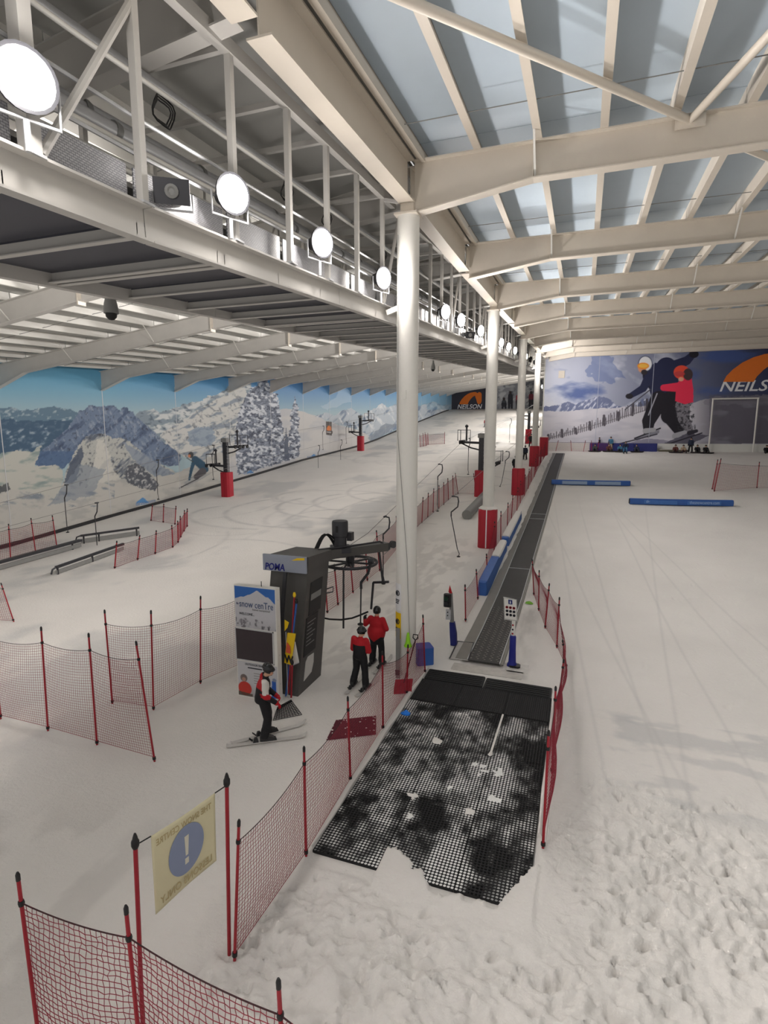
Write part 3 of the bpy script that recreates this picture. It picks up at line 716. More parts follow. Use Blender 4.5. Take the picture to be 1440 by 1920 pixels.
# adult skier
N = (34, 38, 66); N2 = (24, 26, 42); B = (30, 28, 36)
q.limb((1222, 705), (1262, 762), 17, 20, N2); q.limb((1250, 690), (1240, 730), 20, 22, N); q.poly([(1216, 690), (1228, 680), (1252, 684), (1270, 700), (1276, 740), (1266, 760), (1222, 750), (1218, 720)], N)
q.limb((1258, 690), (1288, 676), 12, 8, N); q.limb((1288, 676), (1300, 664), 8, 6, N); q.ell((1301, 664), 9, 7, B)
q.limb((1220, 702), (1206, 728), 10, 7, N); q.limb((1206, 728), (1184, 741), 7, 5, N); q.ell((1180, 743), 7, 5, B)
q.limb((1236, 750), (1216, 790), 17, 12, B); q.limb((1216, 790), (1215, 812), 12, 8, B); q.limb((1258, 752), (1254, 780), 19, 15, B); q.limb((1254, 780), (1276, 812), 13, 9, B)
q.ell((1210, 682), 13.5, 15, (70, 74, 92)); q.ell((1210, 682), 12, 13.5, (206, 207, 210)); q.ell((1204, 690), 8, 9, (196, 140, 110)); q.ell((1206, 686), 11, 6, (226, 128, 40)); q.ell((1206, 686), 9, 4, (240, 166, 70)); q.ell((1208, 698), 6, 5, (44, 40, 46))
q.line((1220, 730), (1172, 768), 1.0, (70, 70, 80)); q.line((1232, 738), (1216, 778), 1.2, (150, 150, 160))
# child holding on behind
R_ = (206, 44, 74)
q.limb((1280, 762), (1282, 785), 14, 11, (116, 114, 122)); q.limb((1282, 785), (1294, 812), 11, 8, (116, 114, 122)); mm = q.mask([(1262, 756), (1300, 756), (1306, 818), (1272, 812)]); q.streaks(mm, (44, 44, 50), .9, .35, .35, .52, 141)
q.poly([(1268, 720), (1280, 708), (1296, 704), (1300, 730), (1300, 754), (1284, 758), (1266, 752)], R_); q.limb((1272, 726), (1244, 727), 9, 6, R_)
q.ell((1278, 698), 15, 13, (206, 70, 52)); q.ell((1290, 702), 9, 11, (60, 48, 50)); q.ell((1274, 701), 10, 5, (176, 60, 60)); q.ell((1277, 711), 5, 4, (206, 150, 126))
# skis, boots, shade on the snow
q.poly([(1190, 822), (1236, 806), (1236, 812), (1194, 826)], (120, 120, 130)); q.line((1190, 822), (1238, 803), 1.3, (40, 40, 48)); q.limb((1210, 808), (1226, 806), 5, 4, (150, 150, 156)); q.limb((1266, 818), (1284, 812), 6, 5, (150, 150, 158))
q.poly([(1150, 836), (1215, 822), (1262, 826), (1240, 840)], (124, 122, 140), .8, 2, .15, 142); q.poly([(1244, 832), (1290, 812), (1330, 816), (1290, 836)], (70, 68, 82), .8, 2, .15, 143)
q.line((1146, 836), (1232, 814), 1.1, (54, 52, 62)); q.line((1236, 838), (1316, 812), 1.2, (46, 44, 54)); q.limb((1292, 812), (1306, 808), 4, 3, (44, 42, 52))
q.put(V > 832, (176, 176, 182))
PRINT_GAIN = 1.35
grid_obj('mural_print', P, m_print, q.tone(), we)
PRINT_GAIN = 1.0
for u in (1116, 1216):
    a = at_y(u, 830, END_Y-.006); mb = MB(); mb.box((a[0]-.03, END_Y-.015, a[2]), (a[0]+.03, END_Y+.01, ztop-.6)); mb.build('panel_joint', pm('joint_pale', (176, 180, 196), .6), we)
lg = lambda u, v: at_y(u, v, END_Y-.01)
logo(1356, 716, 150, 55, lg, we, 'NEILSON', 1.75, (1347, 734), .03, 8.2)
a = at_y(1047, 709, END_Y-.05); b = at_y(1059, 695, END_Y-.05)
mb = MB(); mb.box((a[0], END_Y-.12, a[2]), (b[0], END_Y, b[2])); mb.build('vent_box', m_cream, we)
# ================================================================== service gantry over the slope divider
GX0, GX1 = -5.3, -8.8
def zg(Y): return np.interp(Y, [0, 4.1, 6, 9.7, 14.7, 28.4, 60, 80], [9.25, 9.42, 9.52, 9.80, 10.08, 11.02, 13.0, 14.3])
GY0, GY1 = -4.0, 74.0
gan = thing('lighting_gantry', 'long grey steel walkway gantry full of pipes hung beside the columns', 'gantry', (GX0, 15, float(zg(15))))
seg = np.concatenate([[GY0, 0.0], np.arange(6.0, GY1, 6.0), [GY1]])
chan = [(-.08, -.22), (.08, -.22), (.08, -.19), (-.05, -.19), (-.05, .19), (.08, .19), (.08, .22), (-.08, .22)]
for a, b in zip(seg[:-1], seg[1:]):
    for x, s in ((GX0, -1), (GX1, 1)):
        mb = MB(); mb.prof((x, a+.01, zg(a)+.22), (x, b-.01, zg(b)+.22), [(u*s*-1, w) for u, w in chan]); mb.build('bottom_chord', m_cream2, gan)
        if x == GX0:
            mb = MB(); mb.prof((x, a, zg(a)+3.2), (x, b, zg(b)+3.2), [(-.07, -.1), (.07, -.1), (.07, .1), (-.07, .1)]); mb.build('top_chord', m_cream2, gan)
        else:
            mb = MB(); mb.prof((x, a, zg(a)+3.2), (x, b, zg(b)+3.2), [(-.07, -.1), (.07, -.1), (.07, .1), (-.07, .1)]); mb.build('top_chord', m_cream2, gan)
    for zz in (1.05, .62):
        mb = MB(); mb.tube((GX0-.12, a, zg(a)+.44+zz), (GX0-.12, b, zg(b)+.44+zz), .024, n=6); mb.build('handrail', m_galv, gan, True)
        mb = MB(); mb.tube((GX1+.12, a, zg(a)+.44+zz), (GX1+.12, b, zg(b)+.44+zz), .024, n=6); mb.build('handrail', m_galv, gan, True)
    # pipes and trays
    for (px_, pz, r, nm, mm) in ((-8.1, 2.75, .19, 'lagged_pipe', m_galv), (-7.45, 2.35, .13, 'lagged_pipe', m_galv), (-8.35, 1.9, .10, 'water_pipe', m_cream2), (-6.6, 2.9, .07, 'water_pipe', m_galv), (-8.45, 1.35, .14, 'lagged_pipe', m_cream2), (-7.0, 2.0, .045, 'water_pipe', m_white), (-6.9, 1.55, .04, 'water_pipe', m_white), (-7.9, 2.15, .06, 'water_pipe', m_white), (-6.2, 2.55, .035, 'water_pipe', m_white)):
        mb = MB(); mb.tube((px_, a, zg(a)+pz), (px_, b, zg(b)+pz), r, n=12); pp = mb.build(nm, mm, gan, True)
        if r > .12:
            for t in (.3, .8):
                p = np.array([px_, a+(b-a)*t, zg(a+(b-a)*t)+pz]); mb = MB(); mb.tube(p-np.array([0, .06, 0]), p+np.array([0, .06, 0]), r+.015, n=12); mb.build('pipe_clip', m_mid, pp, True)
    mb = MB(); mb.prof((-7.7, a, zg(a)+1.6), (-7.7, b, zg(b)+1.6), [(-.22, 0), (.22, 0), (.22, .08), (.2, .08), (.2, .02), (-.2, .02), (-.2, .08), (-.22, .08)]); mb.build('cable_tray', m_mid, gan)
    mb = MB(); mb.prof((-8.62, a, zg(a)+.75), (-8.62, b, zg(b)+.75), [(-.02, -.28), (.02, -.28), (.02, .28), (-.02, .28)]); mb.build('side_tray', m_cream2, gan)
# joists and deck sheets underneath, two joists doubled where the sections meet
JY = [-3.0, -1.2, .5, 2.3]+[4.1+1.72*k for k in range(41)]
for k, y in enumerate(JY):
    z = float(zg(y))
    for dy in ((-.09, .09) if k % 4 == 2 else (0,)):
        mb = MB(); mb.prof((GX1+.05, y+dy, z+.12), (GX0-.05, y+dy, z+.12), [(-.05, -.1), (.05, -.1), (.05, -.085), (-.035, -.085), (-.035, .1), (-.05, .1)]); mb.build('joist', m_cream2, gan)
    if k < len(JY)-1:
        y1 = JY[k+1]; z1 = float(zg(y1))
        mb = MB(); mb.hexa([(GX1+.06, y+.03, z+.2), (GX0-.06, y+.03, z+.2), (GX0-.06, y1-.03, z1+.2), (GX1+.06, y1-.03, z1+.2), (GX1+.06, y+.03, z+.25), (GX0-.06, y+.03, z+.25), (GX0-.06, y1-.03, z1+.25), (GX1+.06, y1-.03, z1+.25)])
        mb.build('deck_sheet', m_deck, gan)
# posts, diagonals, mesh kick panels
m_kick = bpy.data.materials.new('wire_mesh_panel'); m_kick.use_nodes = True
nt = m_kick.node_tree; bs = nt.nodes['Principled BSDF']; br = nt.nodes.new('ShaderNodeTexBrick'); tc = nt.nodes.new('ShaderNodeTexCoord'); mp = nt.nodes.new('ShaderNodeMapping')
mp.inputs['Rotation'].default_value = (math.radians(90), 0, math.radians(90)); br.inputs['Scale'].default_value = 9; br.inputs['Mortar Size'].default_value = .03
br.inputs['Color1'].default_value = (.42, .42, .44, 1); br.inputs['Color2'].default_value = (.5, .5, .52, 1); br.inputs['Mortar'].default_value = (.16, .16, .18, 1)
sx_ = nt.nodes.new('ShaderNodeSeparateXYZ'); cx_ = nt.nodes.new('ShaderNodeCombineXYZ')
nt.links.new(tc.outputs['Object'], sx_.inputs[0]); nt.links.new(sx_.outputs['Y'], cx_.inputs['X']); nt.links.new(sx_.outputs['Z'], cx_.inputs['Y'])
nt.links.new(cx_.outputs[0], br.inputs['Vector']); nt.links.new(br.outputs['Color'], bs.inputs['Base Color']); bs.inputs['Roughness'].default_value = .5
PY = [2.75, 4.43, 5.94, 7.91, 9.67, 11.3, 12.96, 14.75]+[16.4+1.66*k for k in range(35)]
PY = [y for y in PY if y < GY1-.3]
for k, y in enumerate(PY):
    z = float(zg(y)); w = .15 if k == 1 else .10
    mb = MB(); mb.prof((GX0, y, z+.44), (GX0, y, z+3.12), [(-w/2, -w/2), (w/2, -w/2), (w/2, w/2), (-w/2, w/2)]); p = mb.build('post', m_cream2, gan)
    mb = MB(); mb.box((GX0-.1, y-.1, z+.43), (GX0+.1, y+.1, z+.46)); mb.build('foot_plate', m_galv, p)
    mb = MB(); mb.prof((GX1, y+.55, z+.44), (GX1, y+.55, z+3.12), [(-.05, -.05), (.05, -.05), (.05, .05), (-.05, .05)]); mb.build('post', m_cream2, gan)
    mb = MB(); mb.bar((GX1, y, z+3.2), (GX0, y, z+3.2), .09, .1); mb.build('cross_tie', m_cream2, gan)
    if k+1 < len(PY):
        y1 = PY[k+1]; z1 = float(zg(y1))
        if k in (1, 7) or (k > 9 and k % 4 == 0):
            mb = MB(); mb.tube((GX0, y+.12, z+.5), (GX0, y1+(.25 if k == 1 else -.2), z1+3.1), .05, n=8); mb.build('diagonal', m_cream2, gan, True)
        if k % 3 == 0:
            mb = MB(); mb.tube((GX1, y+.6, z+.5), (GX1, y1+.5, z1+3.1), .035, n=6); mb.build('diagonal', m_cream2, gan, True)
        mb = MB(); mb.hexa([(GX0-.2, y+.06, z+.46), (GX0-.18, y+.06, z+.46), (GX0-.18, y1-.06, z1+.46), (GX0-.2, y1-.06, z1+.46), (GX0-.2, y+.06, z+.92), (GX0-.18, y+.06, z+.92), (GX0-.18, y1-.06, z1+.92), (GX0-.2, y1-.06, z1+.92)])
        mb.build('mesh_panel', m_kick, gan)
    # hangers up to the girder
    if k % 5 == 2:
        mb = MB(); mb.bar((GX0+.02, y, z+3.1), (COLX-.2, y, float(zr(y))-1.0), .08, .08); mb.build('hanger', m_cream2, gan)
# service boxes and coiled hoses on the walkway
random.seed(11)
for k, y in enumerate((6.9, 9.0, 12.1, 18.3, 25.5, 33.0)):
    z = float(zg(y)); mb = MB(); mb.box((-8.2, y-.5, z+.46), (-7.2, y+.5, z+1.3)); mb.build('service_cabinet', m_mid, gan)
for y in (7.6, 11.4, 13.4, 17.6):
    c = np.array([-6.3, y, float(zg(y))+2.35]); mb = MB()
    for r in (.17, .2, .23):
        mb.path([c+np.array([0.04*math.sin(3*a)+.03*(r-.2)*20, r*math.cos(a), r*math.sin(a)]) for a in np.linspace(0, 2*math.pi, 18)[:-1]], .012, 5, True)
    o = mb.build('cable_coil', m_black, gan, True); o['kind'] = 'stuff'
# brackets from columns to the gantry
for cy in COLY:
    z = float(zg(cy))+.25; mb = MB(); mb.bar((COLX-.28, cy, z+.1), (GX0+.05, cy, z), .12, .14); mb.build('column_bracket', m_white, gan)

# ------------------------------------------------------------------ floodlights
m_glow.cycles.emission_sampling = 'NONE'     # the bulbs light the hall; the glass only shows bright
ORD = ['first', 'second', 'third', 'fourth', 'fifth', 'sixth', 'seventh', 'eighth', 'ninth', 'tenth', 'eleventh', 'twelfth', 'thirteenth', 'fourteenth', 'fifteenth', 'sixteenth']
def floodlight(x, y, z, aim, label, group, power, r=.26, spill=0.0, cone=132):
    t = thing('floodlight', label, 'floodlight', (x, y, z), group)
    a = np.asarray(aim, float); a /= np.linalg.norm(a); c = np.array([x, y, z])
    mb = MB(); mb.lathe([(.07, -.30), (.12, -.28), (.16, -.12), (r+.02, .0), (r+.03, .05), (r-.005, .05), (r-.005, .02)], c, 20, a); mb.build('housing', m_dark, t, True)
    prof = [(r*math.cos(q), .03+.11*math.sin(q)) for q in np.linspace(0, math.pi/2, 6)]
    mb = MB(); mb.lathe(prof, c, 20, a); mb.build('lens', m_glow, t, True)
    s = np.cross(a, (0, 0, 1)); s /= np.linalg.norm(s)
    mb = MB(); mb.path([c+s*(r+.05)-a*.05, c+s*(r+.05)-a*.05+np.array([0, 0, -.33]), c-s*(r+.05)-a*.05+np.array([0, 0, -.33]), c-s*(r+.05)-a*.05], .018, 6); mb.build('yoke', m_galv, t)
    mb = MB(); mb.tube(c-a*.05+np.array([0, 0, -.34]), c-a*.05+np.array([0, 0, -.62]), .03, n=8); mb.build('stem', m_galv, t, True)
    ld = bpy.data.lights.new('floodlight_bulb', 'SPOT'); ld.energy = power; ld.color = LAMP_COLOR; ld.shadow_soft_size = .18
    ld.spot_size = math.radians(cone); ld.spot_blend = .7
    lo = bpy.data.objects.new('bulb', ld); COL.objects.link(lo); lo.parent = t
    lo.location = tuple(a*.2); lo.rotation_euler = Vector(tuple(a)).to_track_quat('-Z', 'Y').to_euler()
    if spill:      # stray light of the unshielded bulb on the steelwork round it
        ld = bpy.data.lights.new('stray_light', 'POINT'); ld.energy = power*spill; ld.color = LAMP_COLOR; ld.shadow_soft_size = .15
        lo = bpy.data.objects.new('bulb_spill', ld); COL.objects.link(lo); lo.parent = t; lo.location = tuple(a*.24)
    return t
FLY = [4.28, 7.59, 10.63, 14.26, 21.2, 24.0, 28.8, 32.4, 36.2, 39.8, 43.6, 47.6, 52.0, 56.5, 62.0, 68.0]
for k, y in enumerate(FLY):
    z = float(zg(y))+1.02
    floodlight(GX0+.18, y, z, (.80, -.32, -.1) if k < 13 else (.62, .5, -.05), 'lit round floodlight, %s along the gantry counted from the near end' % ORD[k], 'floodlights along the gantry', LAMP_POWER*(1.0 if k < 4 else 1.1 if k < 13 else 2.0), spill=.09 if k < 10 else 0)
for k, y in enumerate((10, 17, 26, 35, 44, 53, 62, 71, 84, 97, 110, 124)):   # the same lamps on the main-slope side, hidden behind the deck
    z = float(zg(y))+1.02
    x = GX1-.22
    if y > 74: x, z = -5.75, float(zr(y))-4.2
    floodlight(x, y, z, (-.85, -.15, -.02), 'floodlight on the main-slope side of the gantry, %s from the near end' % ORD[k], 'floodlights facing the main slope', LAMP_POWER*(2.2 if y < 74 else 6.0), cone=170)
for k, (x, y, dx) in enumerate(((GX0+.18, .8, .8), (GX0+.18, -2.4, .8), (GX1-.22, 3.0, -.85), (GX1-.22, -3.0, -.85))):   # unseen lamps added behind the camera to fill the near left
    floodlight(x, y, 10.3, (dx, .1, -.35), 'added fill floodlight on the gantry behind the camera, %s of four' % ORD[k], 'added fill floodlights behind the camera', LAMP_POWER*.9, cone=160)
# ------------------------------------------------------------------ loudspeakers, cameras
def speaker(x, y, z, label):
    t = thing('horn_loudspeaker', label, 'loudspeaker', (x, y, z))
    a = np.array([.55, -.8, -.2]); a /= np.linalg.norm(a); c = np.array([x, y, z])
    s = np.cross(a, (0, 0, 1)); s /= np.linalg.norm(s); u = np.cross(s, a)
    def sq(d, w, h): return [c+a*d+s*w*i+u*h*j for i, j in ((-1, -1), (1, -1), (1, 1), (-1, 1))]
    mb = MB(); mb.loft([sq(-.32, .07, .07), sq(-.1, .1, .08), sq(.12, .22, .15), sq(.14, .22, .15)]); mb.build('horn', m_dark, t)
    mb = MB(); mb.lathe([(.085, .0), (.085, .03), (.05, .05), (.03, .03)], c+a*.13, 16, a); mb.build('driver_cone', m_mid, t, True)
    mb = MB(); mb.lathe([(.09, -.22), (.1, -.05), (.09, 0)], c-a*.32, 14, a); mb.build('driver', m_mid, t, True)
    mb = MB(); mb.path([c+s*.24, c+s*.24-u*.2, c-s*.24-u*.2, c-s*.24], .015, 6); mb.build('bracket', m_galv, t)
speaker(GX0+.12, 6.35, float(zg(6.35))+.68, 'dark horn loudspeaker between the two nearest floodlights in view on the gantry')
speaker(GX0+.1, 26.4, float(zg(26.4))+.62, 'small dark horn loudspeaker farther along the gantry edge')
def dome(x, y, z, label):
    t = thing('dome_camera', label, 'camera', (x, y, z))
    mb = MB(); mb.lathe([(.05, .45), (.07, .3), (.12, .12), (.14, .0), (.14, -.08)], (x, y, z), 14); mb.build('housing', m_mid, t, True)
    mb = MB(); mb.lathe([(.115, -.06), (.1, -.15), (.05, -.2), (.01, -.21)], (x, y, z), 14); mb.build('dome', m_black, t, True)
p = at_x(208, 580, GX1-.15); dome(GX1-.15, p[1], p[2], 'small hanging dome camera below the near end of the gantry')
p = at_x(812, 690, GX1-.1); dome(GX1-.1, p[1], p[2], 'dome camera hanging under the gantry just past the near column')
# ================================================================== safety fences: poles and nets
def pole_pair(b, t, h=None):
    B = gp(*b)
    if t is None: return B, B+np.array([0, 0, h or 2.45])
    return B, at_y(t[0], t[1], B[1])
def strand(mb, pts, r):
    mb.path(pts, r, 3)
def net_mesh(mb, a0, a1, b0, b1, cell, r, sag, wob=0.0, bulge=0.0, seed=0):
    """net between two poles: a0/a1 bottom and top at the first, b0/b1 at the second"""
    L = np.linalg.norm(b0-a0); H = (np.linalg.norm(a1-a0)+np.linalg.norm(b1-b0))/2
    nu = max(4, int(round(L/cell))); nv = max(4, int(round(H/cell)))
    d = (b0-a0)/max(L, 1e-6); nrm = np.cross(d, (0, 0, 1)); nrm /= max(np.linalg.norm(nrm), 1e-6)
    rs = np.random.default_rng(seed)
    def at(u, v):
        lo = a0*(1-u)+b0*u; hi = a1*(1-u)+b1*u
        s = 4*u*(1-u)*sag; hi = hi-np.array([0, 0, s])
        p = lo*(1-v)+hi*v
        return p+nrm*bulge*math.sin(math.pi*u)*math.sin(math.pi*min(1, v*1.1))
    if wob:
        J = rs.normal(0, wob*cell, (nu+1, nv+1, 2)); Pt = {}
        for i in range(nu+1):
            for j in range(nv+1):
                p = at(i/nu, j/nv); k = 1 if 0 < i < nu else 0
                Pt[i, j] = p+(d*J[i, j, 0]+np.array([0, 0, 1])*J[i, j, 1]*(1 if 0 < j < nv else .4))*k
        for i in range(nu+1): strand(mb, [Pt[i, j] for j in range(nv+1)], r)
        for j in range(nv+1): strand(mb, [Pt[i, j] for i in range(nu+1)], r)
        return
    sv = 3 if (bulge == 0) else 6; su = 8
    for i in range(nu+1): strand(mb, [at(i/nu, k/sv) for k in range(sv+1)], r)
    for j in range(nv+1): strand(mb, [at(k/su, j/nv) for k in range(su+1)], r)
def fence(label, pairs, cell=.065, r=.0034, pr=.023, sag=.08, wob=0.0, bulge=0.0, top=.86, net_h=None, name='safety_fence', skip=(), group='red net fences'):
    B0 = pairs[0][0]; t = thing(name, label, 'fence', B0, group)
    for k, (b, tp) in enumerate(pairs):
        ax = (tp-b)/np.linalg.norm(tp-b)
        mb = MB(); mb.tube(b-ax*.1, tp, pr, pr*.9, 8); p = mb.build('pole', m_red, t, True)
        mb = MB(); mb.lathe([(pr*1.04, -.07), (pr*1.04, .0), (pr*.5, .03)], tp, 8, ax); mb.build('pole_tip', m_black, p, True)
        q = b+(tp-b)*top
        mb = MB(); mb.lathe([(pr*1.3, -.03), (pr*1.5, .0), (pr*1.3, .03)], q, 8, ax); mb.build('net_clip', m_black, p, True)
        mb = MB(); mb.lathe([(pr*1.6, -.03), (pr*1.6, .03)], b+ax*.08, 8, ax); mb.build('net_clip', m_black, p, True)
    for k in range(len(pairs)-1):
        if k in skip: continue
        (b0, t0), (b1, t1) = pairs[k], pairs[k+1]
        a0 = b0+(t0-b0)*.04; a1 = b0+(t0-b0)*top; c0 = b1+(t1-b1)*.04; c1 = b1+(t1-b1)*top
        L = np.linalg.norm(b1-b0)
        mb = MB(); net_mesh(mb, a0, a1, c0, c1, cell, r, sag*L, wob, bulge, k+1); n = mb.build('net', m_net, t); n['kind'] = 'stuff'
        su = 12
        top_pts = [a1*(1-u)+c1*u-np.array([0, 0, 4*u*(1-u)*sag*L]) for u in np.linspace(0, 1, su+1)]
        mb = MB(); mb.path(top_pts, r*1.9, 5); mb.build('edge_rope', m_netblk, n, True)
        mb = MB(); mb.path([a0*(1-u)+c0*u for u in np.linspace(0, 1, 5)], r*1.6, 5); mb.build('edge_rope', m_net, n, True)
    return t
def PP(lst): return [pole_pair(b, t) for b, t in lst]
# left queue fence, nearest row
prs = PP([((90, 1370), (77, 1177)), ((182, 1397), (166, 1189)), ((290, 1428), (255, 1204))])
D = gp(4, 1348); dl = (np.array([D[0]-.05, D[1], 0]), np.array([D[0]-.1, D[1]+.05, 2.4]))
dm = (dl[0]-np.array([1.7, -.1, 0]), dl[1]-np.array([1.7, -.1, 0]))
fence('red net queue fence at the left edge, in front of the other one', [dm, dl]+prs, sag=.05, bulge=.06)
prs = PP([((211, 1320), (196, 1145)), ((288, 1332), (283, 1146)), ((376, 1282), (376, 1119))])
H_ = gp(447, 1252); prs.append((H_, at_y(445, 1103, H_[1])))
fence('red net queue fence running up to the welcome sign board', prs, sag=.05, bulge=.05)
# fence along the mats on the lift side
prs = PP([((440, 1798), (448, 1540)), ((574, 1605), (570, 1402)), ((657, 1465), (652, 1308)), ((718, 1368), (717, 1223)), ((762, 1302), (765, 1210)), ((797, 1262), (793, 1154))])
fence('red net fence beside the black mats, running from the banner up to the near column', prs, sag=.05, bulge=.05, wob=.10, cell=.062)
# nearest fence in the corner of the view
tops = [at_z(33, 1640, 2.45), at_z(236, 1702, 2.45), at_z(522, 1840, 2.45)]
prs = [(np.array([p[0], p[1], 0.0])+np.array([.06, 0, 0]), p) for p in tops]
e = tops[2]+np.array([1.55, -.25, 0]); prs.append((np.array([e[0], e[1], 0.]), e))
fence('red net fence closest to the camera, below the lessons banner', prs, sag=.035, wob=.13, cell=.07, r=.0042, pr=.023, bulge=.08)
# fence on the nursery side of the mats, folded at its lower end
prs = PP([((1018, 1590), (1029, 1372)), ((1035, 1450), (1042, 1289)), ((1046, 1330), (1057, 1238)), ((1062, 1252), (1055, 1201)), ((1044, 1215), (1049, 1121)), ((1022, 1178), (1030, 1095)), ((1010, 1145), (1011, 1070)), ((1001, 1116), (998, 1049))])
fence('red net fence curving along the nursery side of the mats and conveyor foot', prs, sag=.06, cell=.06, pr=.024, bulge=.12)
# fence between the conveyor and the lift track
yl = [(873, 1165, 872, 1097), (896, 1124, 893, 1068), (914, 1084, 912, 1039)]
prs = PP([((a, b), (c, d)) for a, b, c, d in yl])
for y in (28.5, 31, 33.5, 36, 38.6, 41.2, 44, 47, 50, 53, 56, 59, 62, 65, 68, 71):
    x = -4.03+.03*math.sin(y); z = float(g0(y))
    prs.append((np.array([x, y, z]), np.array([x+.05*math.sin(y*3), y+.05*math.cos(y*2), z+1.75])))
fence('long red net fence between the conveyor belt and the drag lift track', prs, sag=.03, cell=.10, r=.003, pr=.027)
# fence along the lift track beyond the station
prs = PP([((614, 1150), (608, 1062)), ((634, 1135), (627, 1061)), ((662, 1112), (658, 1064)), ((689, 1089), (686, 1036)), ((712, 1071), (705, 986))])
for x, y, tx, ty in ((745, 1030, 743, 968), (770, 1003, 768, 950), (791, 981, 793, 938), (802, 971, 803, 930), (812, 961, 813, 924), (823, 954, 823, 918), (832, 947, 832, 912), (841, 938, 840, 906), (850, 932, 849, 900), (859, 926, 855, 897)):
    prs.append(pole_pair((x, y), (tx, ty)))
prs.append(pole_pair((893, 927), (889, 896)))
for k, (b, tp) in enumerate(prs):
    prs[k] = (b, b+(tp-b)/np.linalg.norm(tp-b)*min(2.0, max(1.7, np.linalg.norm(tp-b))))
fence('red net fence along the far side of the drag lift track behind the station', prs, sag=.03, cell=.09, r=.005, pr=.03)
# distant fences
prs = PP([((215, 1066), (219, 1015)), ((258, 1050), (262, 1004)), ((291, 1039), (293, 995)), ((324, 1027), (322, 985)), ((334, 1018), (333, 977)), ((339, 1008), (338, 968)), ((345, 997), (346, 957)), ((351, 988), (351, 954))])
fence('red net fence guarding the jib rails on the main slope', prs, sag=.02, cell=.11, r=.006, pr=.034)
prs = PP([((283, 977), (286, 945)), ((306, 980), (307, 945)), ((328, 984), (330, 949))])
fence('short red net panel by the foot of the left wall, above the jib rails', prs, sag=.02, cell=.11, r=.006, pr=.034)
prs = PP([((20, 1050), (16, 983)), ((67, 1037), (58, 972)), ((107, 1028), (98, 967))])
a = prs[0]; sh = np.array([-.25, -1.9, 0]); prs.insert(0, (a[0]+sh, a[1]+sh)); prs.insert(0, (a[0]+2*sh, a[1]+2*sh))
fence('red net fence against the left wall at the edge of the view', prs, sag=.05, cell=.1, r=.006, pr=.03)
b = gp(26, 1166); prs = [(b-np.array([1.5, .4, 0]), b+np.array([-2.0, -.4, 2.1])), (b, at_y(2, 1094, b[1]))]
fence('single leaning red pole with a scrap of net at the left edge of the view', prs, sag=.02, cell=.08, r=.005)
prs = PP([((788, 838), (787, 815)), ((794, 837), (793, 812)), ((799, 836), (797, 811)), ((803, 834), (802, 812))])
prs.append((prs[-1][0]+np.array([2.2, 1.2, .1]), prs[-1][0]+np.array([2.2, 1.2, 1.9])))
fence('small red net fence high on the main slope beside the near column', prs, sag=.01, cell=.16, r=.012, pr=.04)
prs = PP([((1335, 918), (1346, 862)), ((1339, 922), (1352, 860))]); 
prs += [(np.array([prs[-1][0][0]+k*3.4, prs[-1][0][1]+1.8+.4*k, float(g0(prs[-1][0][1]+1.8))]), np.array([prs[-1][0][0]+k*3.4, prs[-1][0][1]+1.8+.4*k, float(g0(prs[-1][0][1]+1.8))+2.1])) for k in (1.0, 2.0, 3.0)]
fence('red net fence beyond the blue sponsor bolsters at the right of the nursery slope', prs, sag=.01, cell=.11, r=.006, pr=.035)
zt = float(g0(73.5))
prs = [(np.array([x, y, zt]), np.array([x+dx, y, zt+1.5])) for x, y, dx in ((-4.2, 74.6, 0), (-3.2, 75.4, .3), (-1.2, 75.6, -.2), (.2, 75.2, .2), (1.2, 75.0, -.1), (1.9, 75.4, .1), (3.2, 75.5, 0))]
fence('red net fence at the top of the conveyor in front of the end mural', prs, sag=.02, cell=.12, r=.007, pr=.035)

# ================================================================== lessons banner on two poles
B = gp(430, 1790); Tr = at_y(425, 1456, B[1]); Tl = at_z(253, 1570, 2.62); Bl = np.array([Tl[0]-.10, Tl[1], 0.])
ban = thing('banner', 'cream lessons-only banner with a blue disc, tied between two red poles', 'banner', (Tl+Tr)/2*np.array([1, 1, 0]))
for b, tp in ((B, Tr), (Bl, Tl)):
    mb = MB(); mb.tube(b, tp, .026, n=10); p = mb.build('pole', m_red, ban, True)
    ax = (tp-b)/np.linalg.norm(tp-b)
    mb = MB(); mb.lathe([(.03, -.14), (.045, -.1), (.045, -.05), (.03, -.02), (.028, .0), (.012, .05)], tp, 10, ax); mb.build('pole_tip', m_black, p, True)
pd = (Tr-Tl); pd[2] = 0; pd /= np.linalg.norm(pd); pn = np.cross(pd, (0, 0, 1))
def onplane(x, y):
    d = ray(x, y); t = ((Tl-CAM) @ pn)/(d @ pn); return CAM+d*t
c4 = [onplane(*p) for p in ((283, 1568), (403, 1487), (405, 1613), (291, 1714))]    # TL TR BR BL
NU, NV = 28, 22; G = np.zeros((NV, NU, 3)); tone = np.zeros((NV, NU, 3))
for j in range(NV):
    for i in range(NU):
        u, v = i/(NU-1), j/(NV-1)
        p = (c4[0]*(1-u)+c4[1]*u)*(1-v)+(c4[3]*(1-u)+c4[2]*u)*v
        p = p+pn*(.008*math.sin(u*5+v*2)*(.3+v))+np.array([0, 0, -.012*math.sin(math.pi*u)*(1-v)])
        G[j, i] = p
m_ban = pm('banner_cloth', (208, 200, 166), .8, .06, 4)
m_ban.node_tree.nodes['Principled BSDF'].inputs['Transmission Weight'].default_value = 0
cl = grid_obj('cloth', G, m_ban, None, ban); sm = cl.modifiers.new('thick', 'SOLIDIFY'); sm.thickness = .006; sm.offset = 0
